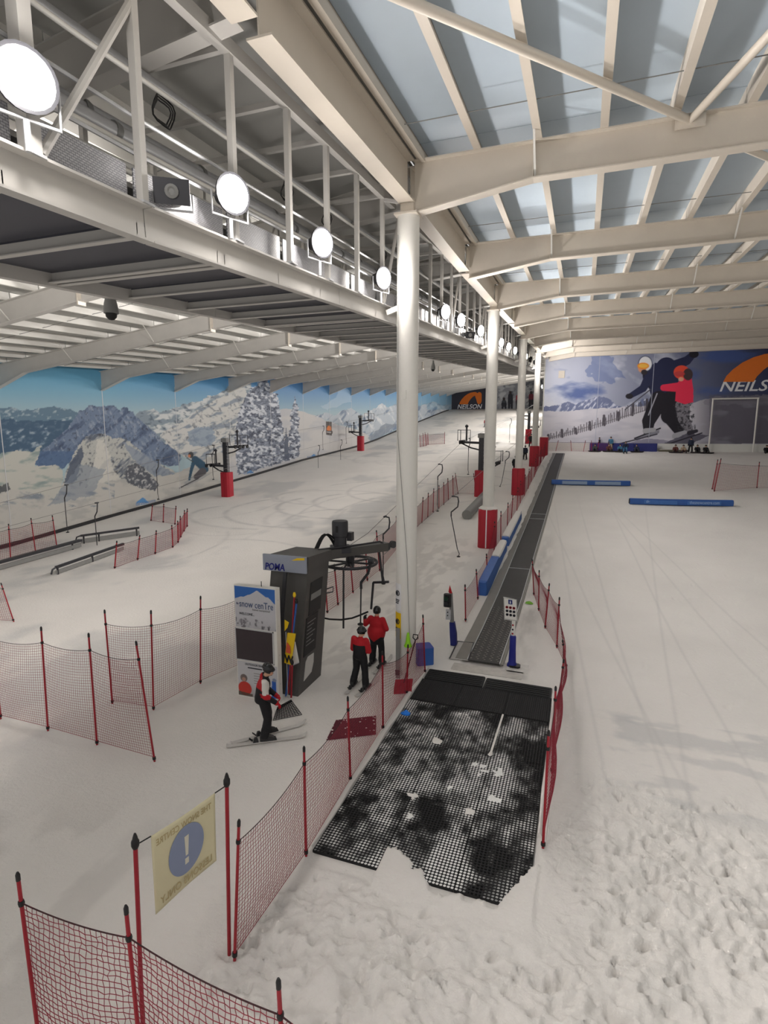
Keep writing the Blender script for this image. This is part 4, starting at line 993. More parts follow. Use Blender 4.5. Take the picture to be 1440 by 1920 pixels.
def bpt(u, v, o=0.012):
    p = (c4[0]*(1-u)+c4[1]*u)*(1-v)+(c4[3]*(1-u)+c4[2]*u)*v
    return p+pn*(.008*math.sin(u*5+v*2)*(.3+v)+o)+np.array([0, 0, -.012*math.sin(math.pi*u)*(1-v)])
if (CAM-Tl) @ pn < 0: bo = -1
else: bo = 1
m_bandisc = pm('banner_print_blue', (132, 142, 168), .8, .05, 4); m_banw = pm('banner_print_pale', (210, 206, 190), .8, .05, 4); m_bant = pm('banner_print_text', (176, 160, 118), .8, .05, 4)
def patch(fn, name, mm, off):
    mb = MB(); V = [bpt(u, v, off*bo) for u, v in fn]; k = len(V); mb.add(V, [tuple(range(k))]) if k < 5 else mb.add(V+[bpt(np.mean([f[0] for f in fn]), np.mean([f[1] for f in fn]), off*bo)], [(i, (i+1) % k, k) for i in range(k)])
    o = mb.build(name, mm, cl); sm = o.modifiers.new('thick', 'SOLIDIFY'); sm.thickness = .003; return o
patch([(.51+.285*math.cos(a), .48+.33*math.sin(a)) for a in np.linspace(0, 2*math.pi, 40)[:-1]], 'printed_disc', m_bandisc, .008)
patch([(.475, .29), (.545, .29), (.53, .56), (.49, .56)], 'exclamation_mark', m_banw, .013); patch([(.48, .60), (.54, .60), (.54, .68), (.48, .68)], 'exclamation_dot', m_banw, .013)
R_ = (c4[0]-c4[1]); R_ /= np.linalg.norm(R_)    # the print faces away: the words run backwards from here
Rb = (c4[3]-c4[2]); Rb /= np.linalg.norm(Rb)
lettering('THE SNOW CENTRE', .115, bpt(.93, .17, .012*bo), R_, (0, 0, 1), m_bant, cl, fit=.86*np.linalg.norm(c4[1]-c4[0]))
lettering('LESSONS ONLY', .135, bpt(.93, .93, .012*bo), Rb, (0, 0, 1), m_bant, cl, fit=.84*np.linalg.norm(c4[2]-c4[3]))
mb = MB(); mb.path([Tl-np.array([0, 0, .1]), c4[0]+np.array([0, 0, .0])], .008, 5); mb.build('cord', m_black, ban)
mb = MB(); mb.path([Tr-np.array([0, 0, .12]), c4[1]], .008, 5); mb.build('cord', m_black, ban)

# ================================================================== ring mats
def ring_mesh(w, l, pitch, hr, th, name):
    nx, ny = int(round(w/pitch)), int(round(l/pitch)); cx, cy = w/nx, l/ny
    sq = [(1, 0), (1, 1), (0, 1), (-1, 1), (-1, 0), (-1, -1), (0, -1), (1, -1)]
    oc = [(math.cos(math.pi*i/4), math.sin(math.pi*i/4)) for i in range(8)]
    V = np.zeros((ny, nx, 24, 3)); J, I = np.meshgrid(np.arange(ny), np.arange(nx), indexing='ij')
    ox = -w/2+(I+.5)*cx; oy = -l/2+(J+.5)*cy
    for k in range(8):
        V[:, :, k, 0] = ox+sq[k][0]*cx/2; V[:, :, k, 1] = oy+sq[k][1]*cy/2; V[:, :, k, 2] = th
        V[:, :, 8+k, 0] = ox+oc[k][0]*hr; V[:, :, 8+k, 1] = oy+oc[k][1]*hr; V[:, :, 8+k, 2] = th
        V[:, :, 16+k, 0] = ox+oc[k][0]*hr; V[:, :, 16+k, 1] = oy+oc[k][1]*hr; V[:, :, 16+k, 2] = 0
    fq = np.array([(k, (k+1) % 8, 8+(k+1) % 8, 8+k) for k in range(8)]+[(8+k, 8+(k+1) % 8, 16+(k+1) % 8, 16+k) for k in range(8)])
    n = nx*ny; Q = (fq[None]+(np.arange(n)*24)[:, None, None]).reshape(-1, 4)
    me = bpy.data.meshes.new(name); me.vertices.add(n*24); me.vertices.foreach_set('co', V.reshape(-1).astype(np.float32))
    me.loops.add(len(Q)*4); me.loops.foreach_set('vertex_index', Q.reshape(-1).astype(np.int32)); me.polygons.add(len(Q)); me.polygons.foreach_set('loop_start', (np.arange(len(Q))*4).astype(np.int32))
    me.update(calc_edges=True); me.validate(); me.materials.append(m_rubber)
    return me
MX = [-4.02, -2.83, -1.55, -.42]
m_fill = attr_mat('mat_fill', .85, .2, bump=.3, bscale=40)
def fill_tone(x, y):
    n = fbm(x*1.7, y*1.0, 201, 4)*.6+fbm(x*5.5, y*4, 202, 3)*.4
    bias = np.interp(y, [6.9, 8.4, 9.6, 10.6, 11.4, 12.6, 13.3, 13.4], [.10, .03, -.01, .07, .08, .10, .06, -.3])
    bias = bias-np.clip((-3.3-x)/.6, 0, 1)*.14*np.clip((11.8-y)/1.5, 0, 1)-np.clip((x+1.2)/.4, 0, 1)*np.clip((12.6-y)/.5, 0, 1)*np.clip((y-9.2)/.8, 0, 1)*.16
    w = np.clip((n-.40+bias)*4.5, 0, 1)
    return w
def mat_tile(x0, x1, y0, y1, label, pitch=.062, hr=.0262, dark=False, z=.0):
    w, l = x1-x0-.006, y1-y0-.006; key = 'ring_grid_%.2f_%.2f_%.3f' % (w, l, pitch)
    t = thing('rubber_mat', label, 'mat', ((x0+x1)/2, (y0+y1)/2, z), 'black ring mats in front of the conveyor')
    me = MATS.get(key) or ring_mesh(w, l, pitch, hr, .022, key); MATS[key] = me
    o = bpy.data.objects.new('ring_grid', me); COL.objects.link(o); o.parent = t; o['kind'] = 'stuff'
    gx, gy = np.meshgrid(np.linspace(x0+.003, x1-.003, int(w/.03)), np.linspace(y0+.003, y1-.003, int(l/.03)))
    k = fill_tone(gx, gy)
    if dark: k = np.clip((fbm(gx*9, gy*9, 231, 2)-.66)*8, 0, .5)*np.clip((fbm(gx*1.2, gy*1.2, 232, 3)-.3)*3, 0, 1)
    tone = lin((14, 14, 16))*(1-k[..., None])+lin((236, 235, 232))*k[..., None]
    gz_ = np.full(gx.shape, .004)+.014*k+z
    if not dark: gz_ = gz_+.008*np.clip(fbm(gx*3, gy*3, 240, 3)-.62, 0, 1)*4*(k > .9)
    grid_obj('packed_snow' if not dark else 'backing', np.stack([gx, gy, gz_], -1), m_fill, tone, t)
    mb = MB()
    for a, b in (((x0, y0), (x1, y0)), ((x1, y0), (x1, y1)), ((x1, y1), (x0, y1)), ((x0, y1), (x0, y0))):
        pass
    ix, iy = .008, .008
    ring_o = [(x0+.002, y0+.002), (x1-.002, y0+.002), (x1-.002, y1-.002), (x0+.002, y1-.002)]; ring_i = [(x0+ix, y0+iy), (x1-ix, y0+iy), (x1-ix, y1-iy), (x0+ix, y1-iy)]
    V = [(x, y, z-.03) for x, y in ring_o]+[(x, y, z+.022) for x, y in ring_o]+[(x, y, z+.022) for x, y in ring_i]
    mb.add(V, [(i, (i+1) % 4, 4+(i+1) % 4, 4+i) for i in range(4)]+[(4+i, 4+(i+1) % 4, 8+(i+1) % 4, 8+i) for i in range(4)]); mb.build('rim', m_rubber, t)
    return t
CN = ['in the column by the lift-side fence', 'in the middle column', 'in the column by the nursery-side fence']
RN = ['lowest ring mat', 'second ring mat up', 'third ring mat up']
RY = [7.62, 9.58, 11.47, 13.34]
for r in range(3):
    for c in range(3):
        y0 = RY[r]
        mat_tile(MX[c], MX[c+1], y0, RY[r+1], 'snowy black rubber mat: %s %s' % (RN[r], CN[c]))
for c in range(3):
    mat_tile(MX[c], MX[c+1], 13.36, 14.64, 'bare dark mat in the top row, %s' % CN[c], pitch=.05, hr=.014, dark=True)
for c, (a, b, nm) in enumerate(((-4.0, -2.3, 'lift-side'), (-2.28, -.44, 'nursery-side'))):
    t = thing('rubber_mat', 'thick ribbed black rubber strip across the head of the mats, %s piece' % nm, 'mat', ((a+b)/2, 15, .0), 'rubber strips at the head of the mats')
    mb = MB(); mb.cbox(((a+b)/2, 15.0-.06*c, -.02), (b-a-.02, .66, .05), .01-.03*c, .03); mb.build('slab', m_rubber, t)
    for k in range(5):
        mb = MB(); mb.bar((a+.06, 14.76+.12*k-.06*c, .035), (b-.06, 14.76+.12*k-.06*c+(b-a)*(.01-.03*c), .035), .05, .02); mb.build('rib', m_rubber, t)
# lumps of loose snow lying on the mats
random.seed(21)
for nm, (u, v), s in (('above the middle of the mats', (820, 1392), .34), ('beside the long clear seam', (920, 1416), .22), ('on the lift-side half, low down', (775, 1494), .26), ('on the nursery-side half, low down', (882, 1522), .28)):
    c = gp(u, v); V = []; n = 9; pts = []
    for i in range(n):
        a = 2*math.pi*i/n; rr = s*random.choice((.3, .45, .85, .55))*.8; pts.append((c[0]+rr*math.cos(a), c[1]+rr*.9*math.sin(a)))
    mb = MB(); V = [(x, y, .015) for x, y in pts]+[(c[0]+(x-c[0])*.6, c[1]+(y-c[1])*.6, .045) for x, y in pts]+[(c[0], c[1], .055)]
    mb.add(V, [(i, (i+1) % n, n+(i+1) % n, n+i) for i in range(n)]+[(n+i, n+(i+1) % n, 2*n) for i in range(n)]+[tuple(range(n-1, -1, -1))])
    o = mb.build('snow_clump', m_snow_lump, None, True); tag(o, 'star-shaped clump of white snow lying on the black mats, '+nm, 'snow clump', 'snow clumps on the mats')
a = gp(943, 1342); b = gp(919, 1418); mb = MB(); mb.bar((a[0], a[1], .03), (b[0], b[1], .03), .045, .025); o = mb.build('snow_ridge', m_snow_lump, None); tag(o, 'thin white ridge of snow packed in a seam of the black mats', 'snow ridge')

# ================================================================== conveyor belt
t = thing('conveyor_belt', 'long dark rubber people conveyor climbing beside the nursery slope', 'conveyor', (-2.55, 16.3, 0))
m_belt = pm('belt_rubber', (56, 54, 53), .65, .18, 3, bump=.2, bscale=60)
m_side = pm('belt_side_steel', (118, 114, 108), .5, .15, 3)
ysb = [16.3, 19, 22.9, 26, 30, 36.5, 45, 50, 60, 72.6]
mb = MB(); mb.loft([[(-3.02, y, g0(y)+.01), (-2.05, y, g0(y)+.01), (-2.05, y, g0(y)+.045), (-3.02, y, g0(y)+.045)] for y in ysb]); mb.build('belt', m_belt, t)
for x0, x1, hh in ((-3.42, -3.05, .05), (-2.03, -1.93, .03)):
    mb = MB(); mb.loft([[(x0, y, g0(y)-.02), (x1, y, g0(y)-.02), (x1, y, g0(y)+hh), (x0, y, g0(y)+hh)] for y in ysb]); mb.build('side_plate', m_side, t)
for x in (-3.04, -2.04):
    mb = MB(); mb.loft([[(x-.012, y, g0(y)+.03), (x+.012, y, g0(y)+.03), (x+.012, y, g0(y)+.062), (x-.012, y, g0(y)+.062)] for y in ysb]); mb.build('edge_strip', m_galv, t)
me = None
for k in range(58):      # moulded grip studs near the foot
    for c in range(9):
        y = 16.45+k*.11; x = -2.95+c*.105+(.05 if k % 2 else 0)
        if y > 21.5 or k*9+c > 296*2: continue
        if (k*9+c) % 2: continue
        if me is None:
            mb = MB(); mb.cbox((0, 0, 0), (.06, .045, .012), .7, .01); me = mb.mesh('stud'); me.materials.append(m_side)
        o = bpy.data.objects.new('grip_stud', me); COL.objects.link(o); o.parent = t; o.location = (x+2.55, y-16.3, float(g0(y))+.042)
for y in (26.5, 37, 38.4):
    mb = MB(); mb.box((-3.02, y, g0(y)+.045), (-2.05, y+.05, g0(y)+.062)); mb.build('belt_joint', m_galv, t)
# landing plate with its frame at the foot of the belt
t = thing('floor_hatch', 'snow-dusted floor hatch with a raised rim beside the conveyor foot', 'hatch', (-3.35, 16.9, 0))
P4 = [gp(*p) for p in ((843, 1237), (878, 1240), (888, 1208), (858, 1205))]
mb = MB(); mb.slab([p+np.array([0, 0, .02]) for p in P4], (0, 0, 1), .02); mb.build('plate', pm('plate_frosted', (176, 172, 168), .6, .2, 4), t)
mb = MB(); mb.path([P4[0]+np.array([0, 0, .05]), P4[3]+np.array([0, 0, .05]), P4[2]+np.array([0, 0, .05]), P4[1]+np.array([0, 0, .05])], .02, 5); mb.build('rim', m_dark, t)
t = thing('landing_plate', 'wet grey metal landing plate between the black mats and the conveyor', 'plate', (-2.2, 15.8, 0))
mb = MB(); mb.cbox((-2.35, 15.78, -.01), (2.1, .5, .03), -.01, .03); mb.build('plate', pm('plate_wet', (186, 181, 174), .4, .28, 5), t)
mb = MB(); mb.cbox((-1.5, 16.7, -.005), (.62, 1.5, .025), .02, .03); mb.build('side_plate', pm('plate_wet2', (200, 196, 190), .4, .25, 5), t)
# ================================================================== drag lift: drive station
st = thing('lift_station', 'grey steel drag-lift drive station with motor, bullwheel and cantilever arm', 'lift station', (-7.4, 13.2, 0))
bx0, bx1 = -8.05, -6.92
mb = MB(); mb.hexa([(bx0, 12.45, -.1), (bx1, 12.45, -.1), (bx1, 13.85, -.1), (bx0, 13.85, -.1), (bx0-.02, 13.2, 3.35), (bx1, 13.2, 3.35), (bx1, 14.55, 3.35), (bx0-.02, 14.55, 3.35)]); mb.build('housing', m_grey, st)
mb = MB(); mb.hexa([(bx0-.04, 13.14, 3.33), (bx1+.03, 13.14, 3.33), (bx1+.03, 14.7, 3.3), (bx0-.04, 14.7, 3.3), (bx0-.04, 13.2, 3.72), (bx1+.03, 13.2, 3.72), (bx1+.03, 14.7, 3.62), (bx0-.04, 14.7, 3.62)]); mb.build('head_box', m_grey, st)
mb = MB(); mb.bar((-7.5, 12.98, 3.3), (-7.5, 12.36, .3), .1, .06); mb.build('cover_strip', m_dark, st)
# maker's plate
pl = MB(); pl.box((bx0-.2, 13.06, 3.28), (bx1+.02, 13.12, 3.74)); pl = pl.build('name_plate', pm('plate_silver', (150, 156, 170), .35, .08, 2), st)
lettering('POMA', .27, (bx0-.14, 13.055, 3.31), (1, 0, 0), (0, 0, 1), pm('ink_poma', (24, 32, 120), .5), pl, depth=.01, fit=.62, shear=.15, bold=.006)
mb = MB(); mb.slab([(bx1-.42, 13.055, 3.62), (bx1-.02, 13.055, 3.66), (bx1-.02, 13.055, 3.72), (bx1-.25, 13.055, 3.70)], (0, -1, 0), .008); mb.build('yellow_flash', m_yellow, pl)
# notices and access window on the side
def on_side(z, f):      # point on the leaning side face; f 0..1 along it
    t = z/3.35; y0 = 12.45+(13.2-12.45)*t; y1 = 13.85+(14.55-13.85)*t
    return np.array([bx1+.004, y0+(y1-y0)*f, z])
def side_panel(z0, z1, f0, f1, nm, mm, par=None, th=.012):
    mb = MB(); mb.slab([on_side(z0, f0), on_side(z0, f1), on_side(z1, f1), on_side(z1, f0)], (1, 0, 0), th); return mb.build(nm, mm, par or st)
m_notice = pm('notice_black', (34, 34, 36), .5, .1, 4)
n1 = side_panel(2.05, 2.95, .18, .72, 'notice', m_notice)
mb = MB(); mb.slab([on_side(2.45, .22)+[.013, 0, 0], on_side(2.45, .68)+[.013, 0, 0], on_side(2.62, .68)+[.013, 0, 0], on_side(2.62, .22)+[.013, 0, 0]], (1, 0, 0), .004); mb.build('notice_band', m_mid, n1)
n2 = side_panel(.98, 2.02, .10, .62, 'notice', m_notice)
for k in range(7):
    z = 1.85-.1*k; f1 = .52-.08*(k % 3)
    mb = MB(); mb.slab([on_side(z, .16)+[.013, 0, 0], on_side(z, f1)+[.013, 0, 0], on_side(z+.022, f1)+[.013, 0, 0], on_side(z+.022, .16)+[.013, 0, 0]], (1, 0, 0), .003); mb.build('text_line', m_mid, n2)
w = MB(); pts = []
for f, z in ((.20, .08+.22), (.52, .18+.2), (.58, .62), (.56, .88), (.30, .90), (.22, .80)): pts.append(on_side(z, f))
w.slab(pts, (1, 0, 0), .014); w.build('access_window', pm('frosted_acrylic', (206, 204, 200), .4, .06, 4), st)
mb = MB(); mb.path([on_side(2.5, .98), on_side(2.55, 1.03)+[.16, .05, 0], on_side(2.4, 1.03)+[.16, .05, 0], on_side(2.38, .98)], .02, 6); mb.build('grab_handle', m_dark, st, True)
# arm
A0 = np.array([-7.3, 14.5, 3.47]); A1 = np.array([-5.95, 16.75, 3.38])
mb = MB(); mb.bar(A0, A1, .42, .26); mb.build('arm', m_grey, st)
ad = (A1-A0)/np.linalg.norm(A1-A0); an = np.array([ad[1], -ad[0], 0])
mb = MB(); mb.tube(A1+ad*.02-an*.15, A1+ad*.02+an*.15, .13, n=14); mb.build('end_pulley', m_dark, st, True)
mb = MB(); mb.bar(A1-ad*.1, A1+ad*.35, .1, .1); mb.build('arm_tip', m_dark, st)
mb = MB(); mb.tube(A1+ad*.36-an*.06+np.array([0, 0, .02]), A1+ad*.36+an*.06+np.array([0, 0, .02]), .12, n=14); mb.build('sheave', m_dark, st, True)
# motor standing on the arm
mc = A0*.63+A1*.37+np.array([-.1, 0, .13])
mb = MB(); mb.lathe([(.20, 0), (.20, .3), (.22, .3), (.22, .34), (.25, .36), (.25, .78), (.235, .83), (.1, .85)], mc, 18); mot = mb.build('motor', m_dark, st, True)
mb = MB(); mb.box(mc+np.array([.2, .05, .2]), mc+np.array([.36, .25, .46])); mb.build('terminal_box', m_dark, mot)
mb = MB(); mb.slab([mc+np.array([-.03, -.252, .5]), mc+np.array([.05, -.252, .5]), mc+np.array([.05, -.252, .7]), mc+np.array([-.03, -.252, .7])], (0, -1, 0), .006); mb.build('rating_plate', m_black, mot)
mb = MB(); mb.cbox(mc+np.array([0, .02, -.13]), (.62, .7, .14), .5, .05); mb.build('gearbox', m_dark, st)
for k, (s, h) in enumerate(((.0, .42), (.12, .34), (.26, .3))):
    p0 = A0+ad*(.05+s*.4)-an*.18+np.array([0, 0, .12]); p1 = mc+np.array([-.15, -.1, .05+.1*k])
    mb = MB(); mb.path([p0*(1-q)+p1*q+np.array([0, 0, h*math.sin(math.pi*q)]) for q in np.linspace(0, 1, 9)], .025, 6); mb.build('hose', m_black, st, True)
mb = MB(); mb.path([A0+an*.1+np.array([0, 0, .16]), A0*.5+A1*.5+an*.16+np.array([0, 0, .18]), A1-ad*.3+an*.12+np.array([0, 0, .2]), A1+an*.1+np.array([0, 0, .05])], .03, 6); mb.build('conduit', m_dark, st, True)
# bullwheel below
wc = np.array([-6.75, 15.75, 3.0])
ring = [(wc[0]+.85*math.cos(a), wc[1]+.85*math.sin(a), wc[2]) for a in np.linspace(0, 2*math.pi, 33)[:-1]]
mb = MB(); mb.path(ring, .05, 8, True); bw = mb.build('bullwheel', m_dark, st, True)
for k in range(6):
    a = k*math.pi/3; mb = MB(); mb.bar(wc+np.array([.08*math.cos(a), .08*math.sin(a), 0]), wc+np.array([.84*math.cos(a), .84*math.sin(a), 0]), .07, .05); mb.build('spoke', m_dark, bw)
mb = MB(); mb.lathe([(.14, -.12), (.14, .3)], wc, 14); mb.build('hub', m_dark, bw, True)
# stop and guide rails hanging from the arm
q1 = at_y(643, 1068, 15.1); q2 = at_y(644, 1178, 15.1)
mb = MB(); mb.path([(q1[0], q1[1]+.35, q1[2]+.12), (q1[0]+.02, q1[1], q1[2]+.02), (q2[0], q2[1], q2[2])], .032, 8); mb.build('guide_pole', m_dark, st, True)
g1 = [at_y(*p, 16.6) for p in ((690, 1021), (706, 1024), (711, 1034), (714, 1060), (718, 1092))]
mb = MB(); mb.path(g1, .04, 8); mb.build('stop_rail', m_dark, st, True)
g2 = [at_y(*p, 16.6) for p in ((729, 1091), (700, 1092), (696, 1142))]
mb = MB(); mb.bar(g2[0], g2[1], .07, .07); mb.build('stop_bar', m_dark, st)
mb = MB(); mb.bar(g2[1], g2[2], .06, .06); mb.build('stop_bar', m_dark, st)
arc = [at_y(*p, 14.9) for p in ((608, 1159), (618, 1161), (640, 1162), (660, 1159), (676, 1153), (690, 1147))]
mb = MB(); mb.path(arc, .028, 8); mb.build('barrier_hose', m_black, st, True)
# tools and signs leaning in the corner behind the sign board
t = thing('caution_sign', 'yellow folding caution sign leaning between the welcome board and the station', 'sign', (-7.7, 12.3, 0))
def q_(u, v, Y=12.32): return at_y(u, v, Y)
mb = MB(); mb.slab([q_(534, 1242), q_(546, 1246), q_(555, 1188), q_(540, 1186)], (0, -1, 0), .03); b = mb.build('board', m_yellow, t)
mb = MB(); mb.slab([q_(536, 1223, 12.27), q_(545, 1226, 12.27), q_(544, 1212, 12.27), q_(538, 1204, 12.27)], (0, -1, 0), .006); mb.build('warning_triangle', pm('warning_red', (214, 92, 60), .5), b)
lettering('W', .3, q_(534, 1241, 12.27), (1, 0, -.1), (0, 0, 1), m_black, b, sx=.8, bold=.012)
t = thing('caution_sign', 'white folded sign panel leaning behind the yellow caution sign', 'sign', (-7.5, 12.5, 0))
mb = MB(); mb.slab([q_(544, 1248, 12.4), q_(561, 1241, 12.4), q_(554, 1204, 12.4), q_(549, 1200, 12.4)], (0, -1, 0), .025); mb.build('board', m_white, t)
mb = MB(); mb.slab([q_(546, 1249, 12.4), q_(561, 1242.5, 12.4), q_(561, 1240.5, 12.4), q_(546, 1246, 12.4)], (0, -1, 0), .03); mb.build('edge', m_galv, t)
t = thing('price_tag_board', 'small yellow notice card tucked behind the welcome board', 'card', (-7.9, 12.3, 0))
mb = MB(); mb.slab([q_(534, 1183, 12.3), q_(539, 1177, 12.3), q_(542, 1167, 12.3), q_(534, 1162, 12.3)], (0, -1, 0), .012); mb.build('card', m_yellow, t)
mb = MB(); mb.tube(q_(536, 1185, 12.33), (q_(536, 1185)[0], 12.33, .0), .012, n=6); mb.build('stake', m_galv, t)
for nm, a, b, mm, lb in (('shovel', (552, 1118), (541, 1300), m_red, 'red-handled tool standing behind the welcome board'), ('flag_pole', (556, 1130), (536, 1305), m_blue2, 'blue pole leaning against the station front'), ('rake', (548, 1245), (546, 1308), m_red, 'short red pole standing in snow by the station foot')):
    P0 = q_(*a, 12.42 if nm != 'rake' else 12.2); P1 = q_(*b, 12.34 if nm != 'rake' else 12.2); P1[2] = max(P1[2], 0)
    t = thing(nm if nm != 'flag_pole' else 'marker_pole', lb, 'pole' if nm != 'shovel' else 'tool', P1)
    mb = MB(); mb.tube(P1, P0, .024, n=8); mb.build('shaft', mm, t, True)
    mb = MB(); mb.lathe([(.03, -.02), (.045, .03), (.03, .1)], P0, 8); mb.build('grip', m_yellow if nm == 'shovel' else m_black, t, True)
# ================================================================== welcome board
Z0 = 3.12
sb = thing('welcome_board', 'tall white welcome board with a dark screen and mountain print', 'sign', (-7.85, 12.05, 0))
fx0, fx1, fy = -8.48, -7.22, 11.98
mb = MB(); mb.box((fx0, fy, 0), (fx1, fy+.2, Z0)); mb.build('cabinet', m_white, sb)
for z in (.5, 1.3, 2.1, 2.8):
    mb = MB(); mb.lathe([(.015, 0), (.012, .008)], (fx1, fy+.1, z), 8, (1, 0, 0)); mb.build('fixing_screw', m_galv, sb)
mb = MB(); mb.tube((fx0+.78, fy+.1, Z0), (fx0+.78, fy+.1, Z0+.14), .012, n=6); mb.build('aerial', m_dark, sb)
# upper print
xs2 = np.linspace(0, 1, 110); zs2 = np.linspace(0, 1, 100); U, V = np.meshgrid(xs2, zs2)
P = np.stack([fx0+.02+U*(fx1-fx0-.04), np.full(U.shape, fy-.006), 1.98+V*(Z0-2.0)], -1)
q = Print(U*100, (1-V)*100, (206, 206, 212))
q.poly([(0, 0), (100, 0), (100, 36), (84, 20), (78, 20), (58, 7), (54, 7), (40, 17), (33, 19), (22, 25), (15, 25), (0, 31)], (52, 110, 190))
gm = np.clip((q.V-72)/22, 0, 1); q.put(gm, (168, 166, 170), .7*fbm(q.U*.08, q.V*.1, 301, 4)); q.streaks(q.V > 76, (96, 94, 100), .8, .18, .12, .58, 302)
for cx in (66, 69, 82): q.line((cx, 92), (cx, 99), .9, (54, 52, 56))
q.line((14, 80), (14, 95), .7, (70, 68, 72)); q.ell((15, 85), 6, 6, (128, 126, 132), .6)
q.T = q.T*.92
grid_obj('upper_print', P, m_print, q.tone(), sb)
lettering('the', .10, (fx0+.06, fy-.012, 2.60), (1, 0, 0), (0, 0, 1), pm('ink_navy', (66, 84, 120), .5), sb, depth=.004, sx=.55)
lettering('snow cenTre', .26, (fx0+.15, fy-.012, 2.55), (1, 0, 0), (0, 0, 1), pm('ink_navy', (66, 84, 120), .5), sb, depth=.004, fit=1.02)
lettering('hemel hempstead', .075, (fx0+.55, fy-.012, 2.48), (1, 0, 0), (0, 0, 1), m_mid, sb, depth=.004)
lettering('WELCOME...', .095, (fx0+.14, fy-.012, 2.33), (1, 0, 0), (0, 0, 1), m_ink, sb, depth=.004, sx=.9)
# screen
mb = MB(); mb.box((fx0+.015, fy-.02, 1.08), (fx1-.12, fy-.002, 1.94)); sc = mb.build('screen', pm('screen_glass', (58, 50, 54), .25, .05, 1), sb)
for a, b in (((fx0+.0, 1.06), (fx1-.10, 1.085)), ((fx0+.0, 1.935), (fx1-.10, 1.96)), ((fx0, 1.06), (fx0+.02, 1.96)), ((fx1-.125, 1.06), (fx1-.10, 1.96))):
    mb = MB(); mb.box((a[0], fy-.026, a[1]), (b[0], fy-.002, b[1])); mb.build('screen_frame', m_galv, sc)
# lower print
U, V = np.meshgrid(np.linspace(0, 1, 90), np.linspace(0, 1, 90))
P = np.stack([fx0+.02+U*(fx1-fx0-.04), np.full(U.shape, fy-.006), .04+V*.98], -1)
q = Print(U*100, (1-V)*100, (208, 208, 212))
q.put(np.clip((q.V-60)/30, 0, 1), (150, 138, 136), .6*np.clip((60-q.U)/40, 0, 1))
q.ell((17, 78), 17, 20, (206, 62, 52)); q.ell((15, 48), 9, 11, (120, 108, 106)); q.ell((15, 52), 5, 6, (190, 150, 134)); q.poly([(0, 88), (36, 92), (36, 100), (0, 100)], (90, 78, 66), .8)
q.poly([(86, 44), (96, 40), (97, 92), (84, 95)], (44, 96, 190)); q.ell((92, 40), 5, 5, (140, 150, 176))
q.T = q.T*.92
grid_obj('lower_print', P, m_print, q.tone(), sb)
lettering('OUTDOOR SNOW', .085, (fx0+.26, fy-.012, .93), (1, 0, 0), (0, 0, 1), m_ink, sb, depth=.004, sx=.9)
mb = MB(); mb.box((fx0+.34, fy-.01, .85), (fx0+.78, fy-.006, .88)); mb.build('text_line', m_ink, sb)
for k in range(5):
    mb = MB(); mb.box((fx0+.52, fy-.01, .72-.07*k), (fx0+.52+.28+.05*(k % 3), fy-.006, .735-.07*k)); mb.build('text_line', m_mid, sb)

